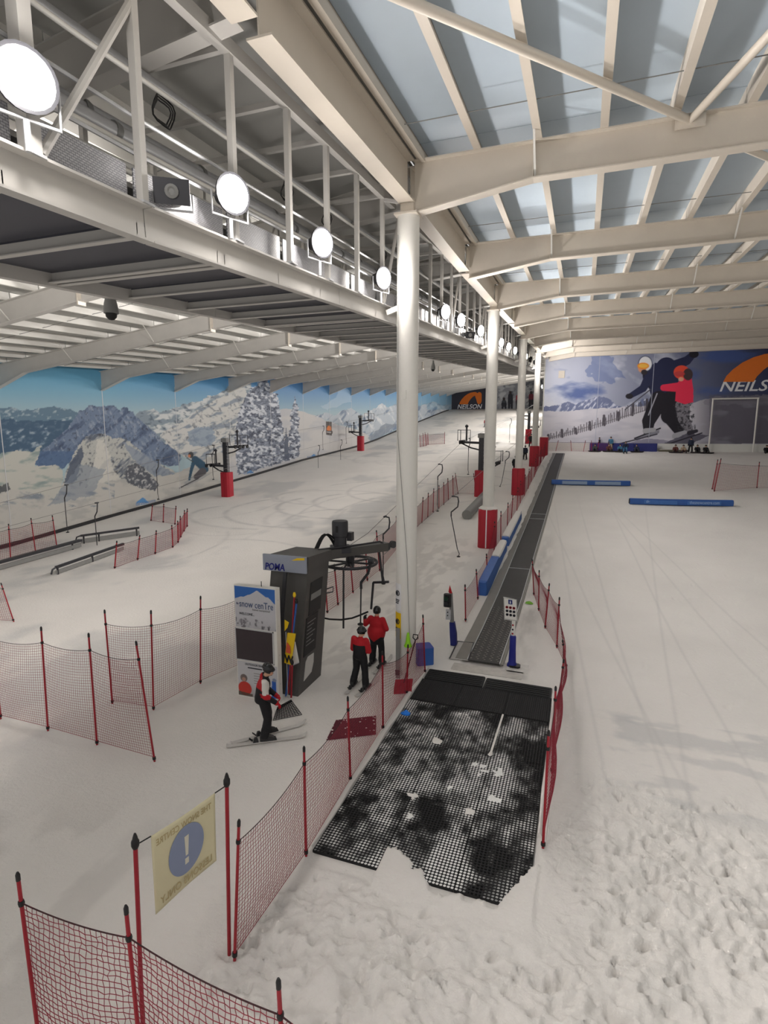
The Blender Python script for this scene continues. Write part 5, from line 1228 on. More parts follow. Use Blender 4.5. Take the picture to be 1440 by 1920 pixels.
# ================================================================== lift towers, ropes and drag hangers
def lift_tower(x, y, zb, label, h=4.95, s=1, drop=1.6, pad_h=2.1):
    """post with a high arm on one side and a low arm on the other, each with a row of small wheels"""
    t = thing('lift_tower', label, 'lift tower', (x, y, zb), 'drag lift towers')
    mb = MB(); mb.prof((x, y, zb-.2), (x, y, zb+h), [(-.18, -.18), (.18, -.18), (.18, .18), (-.18, .18)]); mb.build('post', m_dark, t)
    mb = MB(); mb.box((x-.26, y-.26, zb+h-.35), (x+.26, y+.26, zb+h-.02)); mb.build('number_box', m_mid, t)
    mb = MB(); mb.cbox((x, y, zb-.05), (.86, .86, pad_h), 0, .15); pd_ = mb.build('pad', m_redpad, t)
    mb = MB(); mb.box((x-.02, y-.445, zb), (x+.02, y-.43, zb+pad_h)); mb.build('pad_seam', m_red, pd_)
    for sd, zz, ln in ((-1*s, h-.75, 1.55), (1*s, h-.75-drop, 1.35)):
        a = np.array([x, y, zb+zz]); b = a+np.array([sd*ln, 0, .05])
        mb = MB(); mb.bar(a, b, .16, .18); ar = mb.build('arm', m_dark, t)
        mb = MB(); mb.path([a+np.array([sd*.15, 0, -.55]), a+np.array([sd*ln*.55, 0, -.38]), b+np.array([0, 0, -.1])], .06, 6); mb.build('arm_stay', m_dark, ar)
        mb = MB(); mb.bar(b+np.array([0, -1.0, .1]), b+np.array([0, 1.0, .1]), .1, .12); mb.build('wheel_beam', m_dark, ar)
        for k in range(4):
            c = b+np.array([0, -.85+.57*k, .0]); mb = MB(); mb.tube(c-np.array([.05, 0, 0]), c+np.array([.05, 0, 0]), .14, n=12); mb.build('wheel', m_black, ar, True)
        mb = MB(); mb.tube(b+np.array([-sd*.35, 0, .1]), b+np.array([-sd*.35, 0, 1.15]), .07, n=8); mb.build('rescue_post', m_dark, ar)
        mb = MB(); mb.lathe([(.02, -.14), (.13, -.05), (.13, .05), (.02, .14)], b+np.array([-sd*.35, 0, 1.25]), 10); mb.build('rescue_knob', m_dark, ar, True)
        for u in (-.9, 0, .9):
            pass
        fr_ = [b+np.array([-sd*.75, -.5, .12]), b+np.array([-sd*.75, -.5, .95]), b+np.array([sd*.25, -.5, .95]), b+np.array([sd*.25, -.5, .12])]
        mb = MB(); mb.path(fr_, .03, 5); mb.build('guard_frame', m_dark, ar)
        fr_ = [b+np.array([sd*.25, -.5, .95]), b+np.array([sd*.25, .6, .95]), b+np.array([sd*.25, .6, .1])]
        mb = MB(); mb.path(fr_, .03, 5); mb.build('guard_frame', m_dark, ar)
    lx = x+.3
    mb = MB(); mb.tube((lx, y-.15, zb+pad_h), (lx, y-.15, zb+h-.6), .018, n=5); mb.build('ladder_rail', m_galv, t)
    for k in range(7):
        mb = MB(); mb.tube((lx-.12, y-.15, zb+pad_h+.2+.3*k), (lx+.12, y-.15, zb+pad_h+.2+.3*k), .014, n=5); mb.build('ladder_rung', m_galv, t)
    return t
lift_tower(-7.45, 43.8, float(g0(43.8)), 'grey drag lift tower with red pad standing behind the lying grey pipe', 4.95)
lift_tower(-7.4, 83.5, float(g0(83.5)), 'far drag lift tower partly hidden behind the third column', 4.7)
lift_tower(-28.2, 39.5, float(g0(39.5)), 'drag lift tower with red pad near the foot of the left wall, nearer one', 4.9, -1)
lift_tower(-29.3, 72.5, float(g0(72.5)), 'drag lift tower with red pad near the left wall, farther up the slope', 4.9, -1)
RL = [(-7.6, 16.6, 3.02), (-8.0, 20.5, 3.0), (-9.0, 43.8, 6.15), (-8.95, 80, 8.9), (-8.9, 125, 13.2)]
RR = [(-5.95, 16.6, 3.1), (-6.0, 36.4, 4.5), (-6.1, 43.8, 4.95), (-6.05, 80, 7.4), (-6.0, 125, 12.4)]
LL = [(-29.8, 12, 1.9), (-29.75, 39.5, 5.75), (-30.9, 72.5, 8.2), (-30.8, 120, 13.0)]
LR = [(-26.8, 12, 1.7), (-26.85, 39.5, 4.2), (-27.9, 72.5, 6.6), (-27.8, 120, 12.0)]
def rope(pts, label, r=.012):
    mb = MB(); mb.path(pts, r, 5); o = mb.build('haul_rope', pm('rope_steel', (120, 118, 116), .5, .1, 5), None, True); tag(o, label, 'rope', 'drag lift haul ropes')
rope(RL, 'thin steel haul rope returning over the high arm of the middle lift towers')
rope(RR, 'thin steel haul rope running up over the low arm of the middle lift towers')
rope(LL, 'thin steel haul rope nearest the left wall')
rope(LR, 'thin steel haul rope on the snow side of the left wall towers')
def rope_pt(R, y):
    ys_ = [p[1] for p in R]; return np.array([np.interp(y, ys_, [p[0] for p in R]), y, np.interp(y, ys_, [p[2] for p in R])])
def rope_by_view(R, u):
    best = min(np.linspace(R[0][1], R[-1][1], 1500), key=lambda y: abs(px(rope_pt(R, y))[0]-u)); return best
hang_proto = {}
def hanger(R, y, label, ln=2.9, sw=0.0, tilt=0.0, group='drag lift hangers'):
    p = rope_pt(R, y)
    t = thing('drag_hanger', label, 'lift hanger', p, group)
    mb = MB(); mb.tube(p+np.array([0, -.12, 0]), p+np.array([0, .12, 0]), .045, n=8); mb.build('rope_grip', m_dark, t, True)
    pts = [p, p+np.array([.0+.25*sw, -.1, -.02]), p+np.array([.30*sw, -.15, -.22]), p+np.array([.27*sw, -.18, -.5]), p+np.array([-.02*sw, -.2, -.78]), p+np.array([-.02*sw, -.2, -1.0])]
    mb = MB(); mb.path(pts, .035, 6); mb.build('spring_arm', m_dark, t, True)
    e = pts[-1]; f = e+np.array([tilt, 0, -(ln-1.25)])
    mb = MB(); mb.tube(e, f, .024, n=6); mb.build('drag_pole', m_dark, t, True)
    g_ = f+np.array([.14*(1 if tilt >= 0 else -1)*(.4+abs(tilt)), 0, -.24])
    mb = MB(); mb.path([f, g_, g_+np.array([-.04, 0, -.1])], .02, 6); mb.build('drag_stem', m_dark, t, True)
    mb = MB(); mb.lathe([(.09, -.03), (.10, 0), (.05, .03)], g_+np.array([-.04, 0, -.13]), 12); mb.build('button_seat', m_black, t, True)
HL = 'drag lift hanger '
for R, u, sw, tl, lb in ((RL, 722, .9, .0, 'just beyond the station arm, left of the near column'), (RL, 823, .9, .0, 'in front of the middle lift tower, above the net fence'), (RR, 849, 1.1, .35, 'tilted above the lying grey pipe'),
                         (RR, 949, 1.0, -.25, 'right of the second column, tilted'), (RL, 880, .3, 0, 'under the high arm of the middle lift tower'), (RL, 914, .6, 0, 'just above the middle lift tower'),
                         (RR, 972, .8, -.1, 'held by the rider beside the third column'), (RL, 957, .6, 0, 'high up between the second and third columns'), (RR, 986, .8, 0, 'high up by the far lift tower')):
    hanger(R, rope_by_view(R, u), HL+lb, 2.9, sw, tl)
for R, u, lb in ((LL, 124, 'second from the left edge along the left wall'), (LR, 181, 'third from the left edge along the left wall, longest visible'), (LL, 296, 'before the printed rock at the left wall'), (LL, 400, 'beside the nearer left wall tower'),
                 (LR, 598, 'first past the printed firs on the left wall'), (LL, 606, 'second past the printed firs on the left wall'), (LR, 640, 'under the printed grey board on the left wall'), (LL, 650, 'before the farther left wall tower')):
    hanger(R, rope_by_view(R, u), HL+lb, 2.8, .6)
# the hanger the red-jacketed rider is taking
h0 = at_y(696, 1052, 15.35); h1 = at_y(690, 1075, 15.35); h2 = at_y(677, 1092, 15.35); h3 = at_y(676, 1168, 15.3)
t = thing('drag_hanger', 'drag lift hanger gripped by the rider in the red jacket at the station', 'lift hanger', h0, 'drag lift hangers')
mb = MB(); mb.tube(h0-np.array([.08, 0, 0]), h0+np.array([.08, 0, 0]), .09, n=12); mb.build('rope_grip', m_dark, t, True)
mb = MB(); mb.path([h0, h1, h2, h2-np.array([0, 0, .2])], .045, 8); mb.build('spring_arm', m_dark, t, True)
mb = MB(); mb.tube(h2, h3, .024, n=8); mb.build('drag_pole', m_dark, t, True)
mb = MB(); mb.lathe([(.09, -.03), (.10, 0), (.05, .03)], h3-np.array([0, 0, .03]), 12); mb.build('button_seat', m_black, t, True)
# ================================================================== people
def capsule(mb, p0, p1, r0, r1, n=10):
    p0 = np.asarray(p0, float); p1 = np.asarray(p1, float); d = p1-p0; L = np.linalg.norm(d); d = d/max(L, 1e-6)
    prof = [(r0*math.sin(a), -r0*math.cos(a)) for a in np.linspace(.15, math.pi/2, 4)]+[(r1*math.cos(a), L+r1*math.sin(a)) for a in np.linspace(0, math.pi/2-.15, 4)]
    mb.lathe(prof, p0, n, d)
def ell_stack(mb, rows, n=16):
    """rows: (cx, cy, cz, rx, ry, tilt_y): horizontal ellipses stacked into a torso"""
    mb.loft([[(c[0]+c[3]*math.cos(2*math.pi*i/n), c[1]+c[4]*math.sin(2*math.pi*i/n), c[2]) for i in range(n)] for c in rows])
def remeshed(mb, name, voxel, smooth=4):
    me = mb.mesh('tmp'); o = bpy.data.objects.new('tmp', me); COL.objects.link(o)
    r = o.modifiers.new('r', 'REMESH'); r.mode = 'VOXEL'; r.voxel_size = voxel; r.use_smooth_shade = True
    s = o.modifiers.new('s', 'SMOOTH'); s.iterations = smooth; s.factor = .5
    dg = bpy.context.evaluated_depsgraph_get(); out = bpy.data.meshes.new_from_object(o.evaluated_get(dg)); bpy.data.objects.remove(o); bpy.data.meshes.remove(me)
    out.name = name; return out
m_skin = pm('skin', (206, 160, 132), .5, .08, 10)
m_helmet = pm('helmet_gloss', (18, 18, 20), .18, .05, 4, spec=.6)
m_blkj = pm('fabric_black', (22, 22, 26), .75, .12, 14, bump=.15, bscale=60)
m_redj = pm('fabric_red', (178, 22, 34), .75, .1, 10, bump=.15, bscale=60)
m_whj = pm('fabric_white', (216, 212, 206), .75, .06, 10)
m_boot = pm('ski_boot', (40, 40, 42), .4, .15, 8)
m_ski = pm('ski_top', (204, 200, 196), .35, .08, 3)
m_skiedge = pm('ski_base', (40, 38, 40), .4, .1, 3)
def seg_d(P, a, b):
    a = np.asarray(a); b = np.asarray(b); d = b-a; t = np.clip(((P-a) @ d)/max(d @ d, 1e-9), 0, 1)
    return np.linalg.norm(P-a-t[:, None]*d, axis=1)
def person(label, loc, rz, J, cloth, voxel=.022, skis=None, helmet=True, gloves=None, group=None, scale=1.0, seated=False, hair=None, goggles=True, coat=0.0, sitboard=None):
    """J: joints in the person's own frame (x right, y ahead, z up); cloth: list of materials [jacket, trousers] and a function face centre -> index"""
    t = thing('person', label, 'person', (0, 0, 0), group); t.location = tuple(loc); t.rotation_euler[2] = rz; t.scale = (scale,)*3
    mb = MB(); g = {k: np.asarray(v, float) for k, v in J.items()}
    pel, che, nck, hd = g['pelvis'], g['chest'], g['neck'], g['head']
    rows = []
    for f, rx, ry in ((-.28, .10, .09), (-.1, .185, .145), (.12, .20, .155), (.4, .195, .15), (.7, .21, .155), (1.0, .22, .155), (1.22, .205, .135), (1.38, .13, .10)):
        c = pel+(che-pel)*f; rows.append((c[0], c[1], c[2], rx+coat*.4*(f < .5), ry+coat*.4*(f < .5)))
    if coat: rows[0] = (rows[0][0], rows[0][1], rows[0][2]-coat, .18, .14)
    ell_stack(mb, rows)
    capsule(mb, che+(nck-che)*.6, nck+(hd-nck)*.5, .075, .06)
    for s in 'lr':
        sh, el, wr = g['sh_'+s], g['el_'+s], g['wr_'+s]
        capsule(mb, che*.35+sh*.65, sh, .095, .092); capsule(mb, sh, el, .09, .076); capsule(mb, el, wr, .074, .056)
        hp, kn, an = g['hip_'+s], g['kn_'+s], g['an_'+s]
        capsule(mb, hp, kn, .122, .10); capsule(mb, kn, an, .098, .095); capsule(mb, kn*.35+an*.65, an, .105, .10)
    # head with brow, nose, jaw and ears
    f = g.get('face', np.array([0, 1.0, 0])); f = f/np.linalg.norm(f); up_ = np.array([0, 0, 1.0]); sd = np.cross(f, up_); sd /= np.linalg.norm(sd)
    rows = []
    n = 14
    rings = []
    for dz, ra, rb, off in ((-.125, .035, .045, .03), (-.10, .052, .06, .022), (-.05, .066, .078, .01), (0, .074, .092, 0), (.05, .074, .093, 0), (.09, .062, .078, 0), (.115, .035, .045, 0)):
        rings.append([hd+up_*dz+f*off+sd*ra*math.cos(2*math.pi*i/n)+f*rb*math.sin(2*math.pi*i/n) for i in range(n)])
    mb.loft(rings)
    capsule(mb, hd+f*.088+up_*.0, hd+f*.105-up_*.03, .012, .016, 8)
    capsule(mb, hd+f*.08-up_*.065, hd+f*.085-up_*.075, .02, .02, 8)
    for s in (-1, 1): capsule(mb, hd+sd*s*.072-up_*.015, hd+sd*s*.075+up_*.02, .018, .02, 8)
    me = remeshed(mb, 'body', voxel)
    o = bpy.data.objects.new('body', me); COL.objects.link(o); o.parent = t
    for mm in [m_skin]+cloth[0]: me.materials.append(mm)
    C_ = np.zeros(len(me.polygons)*3); me.polygons.foreach_get('center', C_); C_ = C_.reshape(-1, 3)
    idx = np.ones(len(C_), np.int32)
    legs = np.minimum.reduce([seg_d(C_, g['hip_'+s]*.75+g['kn_'+s]*.25, g['kn_'+s]) for s in 'lr']+[seg_d(C_, g['kn_'+s], g['an_'+s]) for s in 'lr'])
    tor = np.minimum.reduce([seg_d(C_, pel, che)]+[seg_d(C_, g['sh_'+s], g['el_'+s])-.02 for s in 'lr']+[seg_d(C_, g['el_'+s], g['wr_'+s])-.04 for s in 'lr'])
    idx[(legs < tor-.03)] = 2
    if not seated: idx[(C_[:, 2] < pel[2]-.10-coat) & (tor > .09)] = 2
    idx[(np.linalg.norm(C_-hd, axis=1) < .15) & (C_[:, 2] > nck[2]+.015)] = 0
    if len(cloth) > 1: idx = cloth[1](C_, idx, g)
    me.polygons.foreach_set('material_index', idx)
    # eyes and mouth
    if voxel < .03:
        for s in (-1, 1):
            mb = MB(); mb.lathe([(.001, -.012), (.012, 0), (.001, .008)], hd+f*.082+sd*s*.03+up_*.012, 8, f); mb.build('eye', m_black, o, True)
        mb = MB(); mb.bar(hd+f*.098-up_*.058-sd*.022, hd+f*.098-up_*.058+sd*.022, .01, .008); mb.build('mouth', pm('lips', (150, 84, 76), .5), o)
    if helmet:
        n = 18; rings = []
        for dz, k in ((-.055, .97), (-.02, 1.06), (.03, 1.1), (.075, 1.0), (.115, .78), (.145, .45), (.153, .1)):
            ring = []
            for i in range(n):
                a = 2*math.pi*i/n; fr = math.sin(a)
                z = dz if dz > 0 else (dz if fr < .35 else .028+dz*.1)
                ring.append(hd+up_*(z+.01)+sd*.105*k*math.cos(a)+f*(.122*k*fr-.008))
            rings.append(ring)
        mb = MB(); mb.loft(rings); h = mb.build('helmet', hair or m_helmet, t, True)
        if goggles:
            arc_ = [hd+up_*.03+sd*.106*math.sin(a)+f*.122*math.cos(a) for a in np.linspace(-1.15, 1.15, 9)]
            mb = MB(); mb.path(arc_, .028, 6); mb.build('goggles', m_boot, h, True)
            strap = [hd+up_*.045+sd*.118*math.sin(a)+f*(.136*math.cos(a)-.008) for a in np.linspace(1.1, 2*math.pi-1.1, 12)]
            mb = MB(); mb.path(strap, .012, 4); mb.build('goggle_strap', m_dark, h)
    # hands: gloved palm, four unequal bent fingers and a thumb
    gm = gloves or m_blkj
    for s, sg in (('l', -1), ('r', 1)):
        el, wr = g['el_'+s], g['wr_'+s]; d = (wr-el)/np.linalg.norm(wr-el); curl = g.get('curl_'+s, np.array([0, 0, -1.0])); curl = curl-d*(curl @ d); curl /= max(np.linalg.norm(curl), 1e-6)
        ac = np.cross(d, curl); mb = MB()
        c0 = wr+d*.01; c1 = wr+d*.095
        mb.loft([[c0+ac*a*.036+curl*b*.028 for a, b in ((-1, -1), (1, -1), (1, 1), (-1, 1))], [c0*.5+c1*.5+ac*a*.046+curl*b*.026 for a, b in ((-1, -1), (1, -1), (1, 1), (-1, 1))], [c1+ac*a*.045+curl*b*.02 for a, b in ((-1, -1), (1, -1), (1, 1), (-1, 1))]])
        mb.lathe([(.05, -.05), (.056, -.01), (.05, .03)], wr, 10, d)
        gl = mb.build('glove', gm, t, True)
        for k, (off, ln) in enumerate(((-.034, .07), (-.012, .08), (.012, .077), (.034, .062))):
            b0 = c1+ac*off; b1 = b0+d*ln*.45+curl*ln*.2; b2 = b1+d*ln*.15+curl*ln*.5; b3 = b2-d*ln*.2+curl*ln*.25
            mb = MB(); mb.path([b0-d*.01, b1, b2, b3], [.013, .0125, .0115, .009], 6); mb.build('finger', gm, gl, True)
        tb = wr+d*.035-ac*sg*.035; mb = MB(); mb.path([tb, tb-ac*sg*.03+d*.02+curl*.015, tb-ac*sg*.025+d*.05+curl*.035], [.015, .014, .01], 6); mb.build('thumb', gm, gl, True)
    for s in 'lr':
        an = g['an_'+s]; kn = g['kn_'+s]; tz = g.get('toe_'+s, np.array([0, 1.0, 0])); tz = tz/np.linalg.norm(tz); sx = np.cross(tz, (0, 0, 1)); sx = sx/max(np.linalg.norm(sx), 1e-6); uz = np.cross(sx, tz)
        sole = an-uz*.10
        def R(l, w, z0): return [sole+tz*l+sx*w*a+uz*z for a, z in ((-1, z0[0]), (1, z0[0]), (1, z0[1]), (-1, z0[1]))]
        mb = MB(); mb.loft([R(-.10, .045, (0, .12)), R(-.06, .055, (0, .17)), R(.04, .06, (0, .16)), R(.12, .058, (0, .10)), R(.2, .05, (0, .065)), R(.22, .035, (.005, .04))]); b = mb.build('boot', m_boot, t, True)
        sh_ = (kn-an)/np.linalg.norm(kn-an)
        mb = MB(); mb.tube(an-sh_*.06, an+sh_*.14, .085, .10, 12); mb.build('boot_cuff', m_boot, b, True)
        if skis:
            L0, L1, mm = skis
            zc = sole-uz*.035
            pts = [(-L0, .02), (-L0+.05, 0), (0, 0), (L1-.2, 0), (L1-.08, .03), (L1, .09)]
            rings = []
            for l, z in pts:
                w = .045 if abs(l) < .3 else .055
                if l == L1: w = .03
                c = zc+tz*l+uz*z; rings.append([c-sx*w, c+sx*w, c+sx*w+uz*.018, c-sx*w+uz*.018])
            mb = MB(); mb.loft(rings); sk = mb.build('ski', mm, t, True)
            for l, hh in ((-.19, .10), (.21, .07)):
                c = zc+tz*l+uz*.018; mb = MB(); mb.loft([[c-sx*.035-tz*.06, c+sx*.035-tz*.06, c+sx*.035+tz*.06, c-sx*.035+tz*.06], [c-sx*.03-tz*.03+uz*hh, c+sx*.03-tz*.03+uz*hh, c+sx*.03+tz*.03+uz*hh, c-sx*.03+tz*.03+uz*hh]]); mb.build('binding', m_boot, sk)
            c = zc-tz*.26+uz*.05; mb = MB(); mb.bar(c, c-tz*.07+uz*.07, .05, .02); mb.build('brake_lever', m_black, sk)
    if sitboard:
        an = (g['an_l']+g['an_r'])/2; c = an-np.array([0, 0, .14])+g['toe_l']*.05; rings = []
        ax = np.array([1.0, 0, 0])
        for l, z, w in ((-.78, .06, .05), (-.7, .02, .12), (-.5, 0, .14), (0, 0, .125), (.5, 0, .14), (.7, .02, .12), (.78, .06, .05)):
            q = c+ax*l; rings.append([q+np.array([0, -w*.35, z-w*.6]), q+np.array([0, w*.35, z+w*.6]), q+np.array([0, w*.35+.015, z+w*.6+.01]), q+np.array([0, -w*.35+.015, z-w*.6+.01])])
        mb = MB(); mb.loft(rings); mb.build('snowboard', sitboard, t, True)
    return t
# the boots stand .12 above the snow on their skis
def stand(**kw):
    J = dict(pelvis=(0, 0, 1.0), chest=(0, .02, 1.34), neck=(0, .03, 1.53), head=(0, .05, 1.68), sh_l=(-.19, .02, 1.45), sh_r=(.19, .02, 1.45), el_l=(-.27, .0, 1.18), el_r=(.27, 0, 1.18), wr_l=(-.27, .12, .98), wr_r=(.27, .12, .98),
             hip_l=(-.10, 0, .96), hip_r=(.10, 0, .96), kn_l=(-.12, .07, .56), kn_r=(.12, .07, .56), an_l=(-.13, .0, .16), an_r=(.13, 0, .16))
    J.update(kw); return J
# --- skier waiting below the welcome board: looks right, head bowed, hands low
def cloth1(C_, idx, g):
    z, x, y = C_[:, 2], C_[:, 0], C_[:, 1]
    jac = idx == 1
    hood = jac & (z > 1.30)
    idx[hood & (y < -.02)] = 3                       # red yoke over the back
    idx[jac & (x > .12) & (z > 1.22) & (y > -.04)] = 4   # white shoulder
    dr = seg_d(C_, g['el_r'], g['sh_r']); idx[jac & (dr < .12) & (z < 1.22) & (z > 1.10)] = 3
    return idx
p1 = gp(497, 1390); ska = gp(443, 1398); skb = gp(578, 1388); yaw = math.atan2(-(skb-ska)[0], (skb-ska)[1])
yaw_body = yaw+.10
J = stand(pelvis=(0, -.06, 1.0), chest=(0, .0, 1.33), neck=(0, .05, 1.52), head=(.0, .12, 1.655), face=(.1, 1, -.32), sh_l=(-.19, .01, 1.44), sh_r=(.19, .01, 1.44), el_l=(-.24, .02, 1.17), el_r=(.25, .03, 1.16), wr_l=(-.14, .26, .98), wr_r=(.18, .26, .95),
          kn_l=(-.17, .08, .56), kn_r=(.1, .07, .56), an_l=(-.2, .04, .16), an_r=(.1, -.02, .16), toe_l=(-.28, 1, 0), toe_r=(.0, 1, 0))
person('skier in black and red jacket and black helmet standing below the welcome board', (p1[0]-.02, p1[1]+.05, .0), yaw_body, J, ([m_blkj, m_blkj, m_redj, m_whj], cloth1), .02, skis=(.82, .95, m_ski), gloves=m_redj, scale=1.04)
# --- pupil next in line, seen from behind, arms folded
def cloth2(C_, idx, g):
    jac = idx == 1
    idx[jac & (C_[:, 2] > 1.33)] = 3
    for s in 'lr': idx[jac & (seg_d(C_, g['sh_'+s], g['el_'+s]) < .10)] = 3
    idx[jac & (C_[:, 2] > 1.44) & (C_[:, 1] > .03)] = 4
    return idx
p2 = gp(676, 1296)
J = stand(pelvis=(0, -.02, 1.0), head=(.03, .06, 1.67), face=(.55, 1, -.1), el_l=(-.25, .04, 1.14), el_r=(.25, .06, 1.14), wr_l=(-.01, .24, 1.16), wr_r=(.03, .27, 1.12), curl_l=(1, 0, 0), curl_r=(-1, 0, 0), kn_l=(-.17, .10, .56), kn_r=(.12, .06, .56), an_l=(-.24, .02, .16), an_r=(.16, .02, .16), toe_l=(-.1, 1, 0), toe_r=(.06, 1, 0))
person('skier in black overalls with red shoulders waiting behind the red-jacketed rider', (p2[0]-.05, p2[1]+.1, 0), -.12, J, ([m_blkj, m_blkj, m_redj, m_whj], cloth2), .02, skis=(.5, .75, m_ski), gloves=m_redj, scale=1.0)
# --- rider in red taking the hanger
p3 = gp(706, 1250)
J = stand(face=(.1, 1, 0), sh_l=(-.19, .03, 1.45), el_l=(-.36, .02, 1.24), wr_l=(-.42, .12, 1.36), curl_l=(.2, 1, 0), el_r=(.33, -.02, 1.2), wr_r=(.22, .15, 1.12), kn_l=(-.13, .09, .56), kn_r=(.14, .05, .56), an_l=(-.15, .03, .16), an_r=(.18, -.02, .16), toe_l=(0, 1, 0), toe_r=(.05, 1, 0))
person('rider in bright red jacket and black trousers holding a lift hanger, seen from behind', (p3[0]-.02, p3[1]+.05, 0), -.05, J, ([m_redj, m_blkj],), .02, skis=(.55, .7, m_ski), gloves=m_blkj, coat=.2, scale=1.03, goggles=False)
# --- riders farther up
def far_rider(u, v, label, jac, tro, rz=0.0, sc=1.0, arm=None, ski=True):
    p = gp(u, v); J = stand(el_l=(-.3, .0, 1.2), el_r=(.3, 0, 1.2), kn_l=(-.15, .08, .56), kn_r=(.15, .08, .56), an_l=(-.2, 0, .16), an_r=(.2, 0, .16))
    if arm: J.update(arm)
    return person(label, p, rz, J, ([jac, tro],), .04, skis=(.7, .8, m_skiedge) if ski else None, scale=sc, group='riders up the slopes', goggles=False)
m_navy = pm('fabric_navy', (38, 46, 66), .8, .1, 10); m_teal = pm('fabric_teal', (60, 110, 140), .8, .1, 10); m_brown = pm('fabric_brown', (92, 52, 48), .8, .1, 10); m_pink = pm('fabric_rose', (170, 60, 70), .8, .1, 10); m_tan = pm('fabric_tan', (168, 150, 128), .8, .1, 10)
far_rider(966, 890, 'dark-clothed rider on the drag lift beside the third column', m_blkj, m_blkj, 0)
far_rider(995, 838, 'dark-clothed rider on the drag lift just left of the fourth column', m_blkj, m_blkj, 0)
far_rider(984, 862, 'rider half hidden behind the third column', m_navy, m_blkj, 0, .9)
far_rider(910, 801, 'small skier in rose-red near the top of the main slope', m_pink, m_navy, 3.0, .85)
# --- group at the top of the nursery slope
def sitter(x, y, label, jac, tro, rz=3.14, board=None, hel=True, sc=1.0):
    z = float(g0(y))+.06
    J = dict(pelvis=(0, -.25, .16), chest=(0, -.18, .50), neck=(0, -.13, .68), head=(0, -.08, .82), sh_l=(-.19, -.16, .60), sh_r=(.19, -.16, .60), el_l=(-.27, .0, .40), el_r=(.27, .0, .40), wr_l=(-.16, .2, .36), wr_r=(.16, .2, .36),
             hip_l=(-.10, -.2, .15), hip_r=(.10, -.2, .15), kn_l=(-.17, .2, .42), kn_r=(.17, .2, .42), an_l=(-.2, .48, .14), an_r=(.2, .48, .14), toe_l=np.array((0, .5, .8)), toe_r=np.array((0, .5, .8)))
    return person(label, (x, y, z), rz, J, ([jac, tro],), .04, helmet=hel, group='people sitting at the top of the nursery slope', seated=True, goggles=False, sitboard=board, scale=sc)
def atc(u, Y): return at_y(u, 850, Y)[0]
m_board = pm('snowboard_dark', (40, 32, 38), .5, .1, 4)
sitter(atc(1115, 74.9), 74.9, 'snowboarder in dark olive sitting at the end of the blue bench, nearest the conveyor', pm('fabric_olive', (60, 66, 62), .8), m_navy, 3.1, m_board)
sitter(atc(1141, 75.0), 75.0, 'snowboarder in maroon sitting before the blue bench', m_brown, m_brown, 3.2, m_board)
sitter(atc(1162, 74.9), 74.9, 'snowboarder in slate blue sitting behind the sliding skier', m_teal, m_navy, 3.1, m_board)
sitter(atc(1193, 74.9), 74.9, 'snowboarder in navy with white mitts sitting right of the sliding skier', m_navy, m_navy, 3.2, m_board)
sitter(atc(1266, 74.9), 74.9, 'snowboarder in brown sitting left of the pale-jacketed one', m_brown, m_brown, 3.1, m_board)
sitter(atc(1281, 74.6), 74.6, 'snowboarder in pale jacket sitting by the standing instructor', m_tan, m_brown, 3.2, None)
sitter(atc(1307, 75.0), 75.0, 'snowboarder in black sitting right of the standing instructor, left of a pair', m_blkj, m_blkj, 3.1, m_board)
sitter(atc(1323, 74.7), 74.7, 'snowboarder in black, right one of the pair under the goal frame', m_blkj, m_blkj, 3.2, m_board)
sitter(atc(1437, 75.2), 75.2, 'person in black sitting at the right edge below the goal frame', m_blkj, m_blkj, 3.1, None)
def crest_rider(u, Y, label, jac, tro, rz=3.1, ski=False, sc=1.0, z=0, arm=None):
    J = stand(kn_l=(-.15, .08, .56), kn_r=(.15, .08, .56), an_l=(-.18, 0, .16), an_r=(.18, 0, .16)); J.update(arm or {})
    return person(label, (atc(u, Y), Y, float(g0(Y))+z), rz, J, ([jac, tro],), .04, skis=(.6, .8, m_skiedge) if ski else None, group='people standing at the top of the nursery slope', goggles=False, scale=sc)
crest_rider(1294, 75.6, 'instructor in dark clothes standing before the end mural beside the goal frame', m_navy, m_blkj, 3.0)
crest_rider(1144, 76.2, 'person in light blue jacket standing behind the seated snowboarders', m_teal, m_tan, 2.9)
crest_rider(1172, 73.6, 'skier in navy and teal sliding over the lip toward the camera', m_navy, m_teal, 3.1, True, .95, 0, dict(pelvis=(0, -.1, .85), chest=(0, .08, 1.12), neck=(0, .16, 1.28), head=(0, .22, 1.4), sh_l=(-.19, .1, 1.2), sh_r=(.19, .1, 1.2), el_l=(-.33, .15, 1.0), el_r=(.33, .15, 1.0), wr_l=(-.3, .36, .9), wr_r=(.3, .36, .9), hip_l=(-.1, -.1, .82), hip_r=(.1, -.1, .82), kn_l=(-.17, .16, .5), kn_r=(.17, .16, .5)))
crest_rider(1123, 76.4, 'person in blue crouching behind the blue bench, only back showing', m_navy, m_navy, 1.2, False, .8, .25)
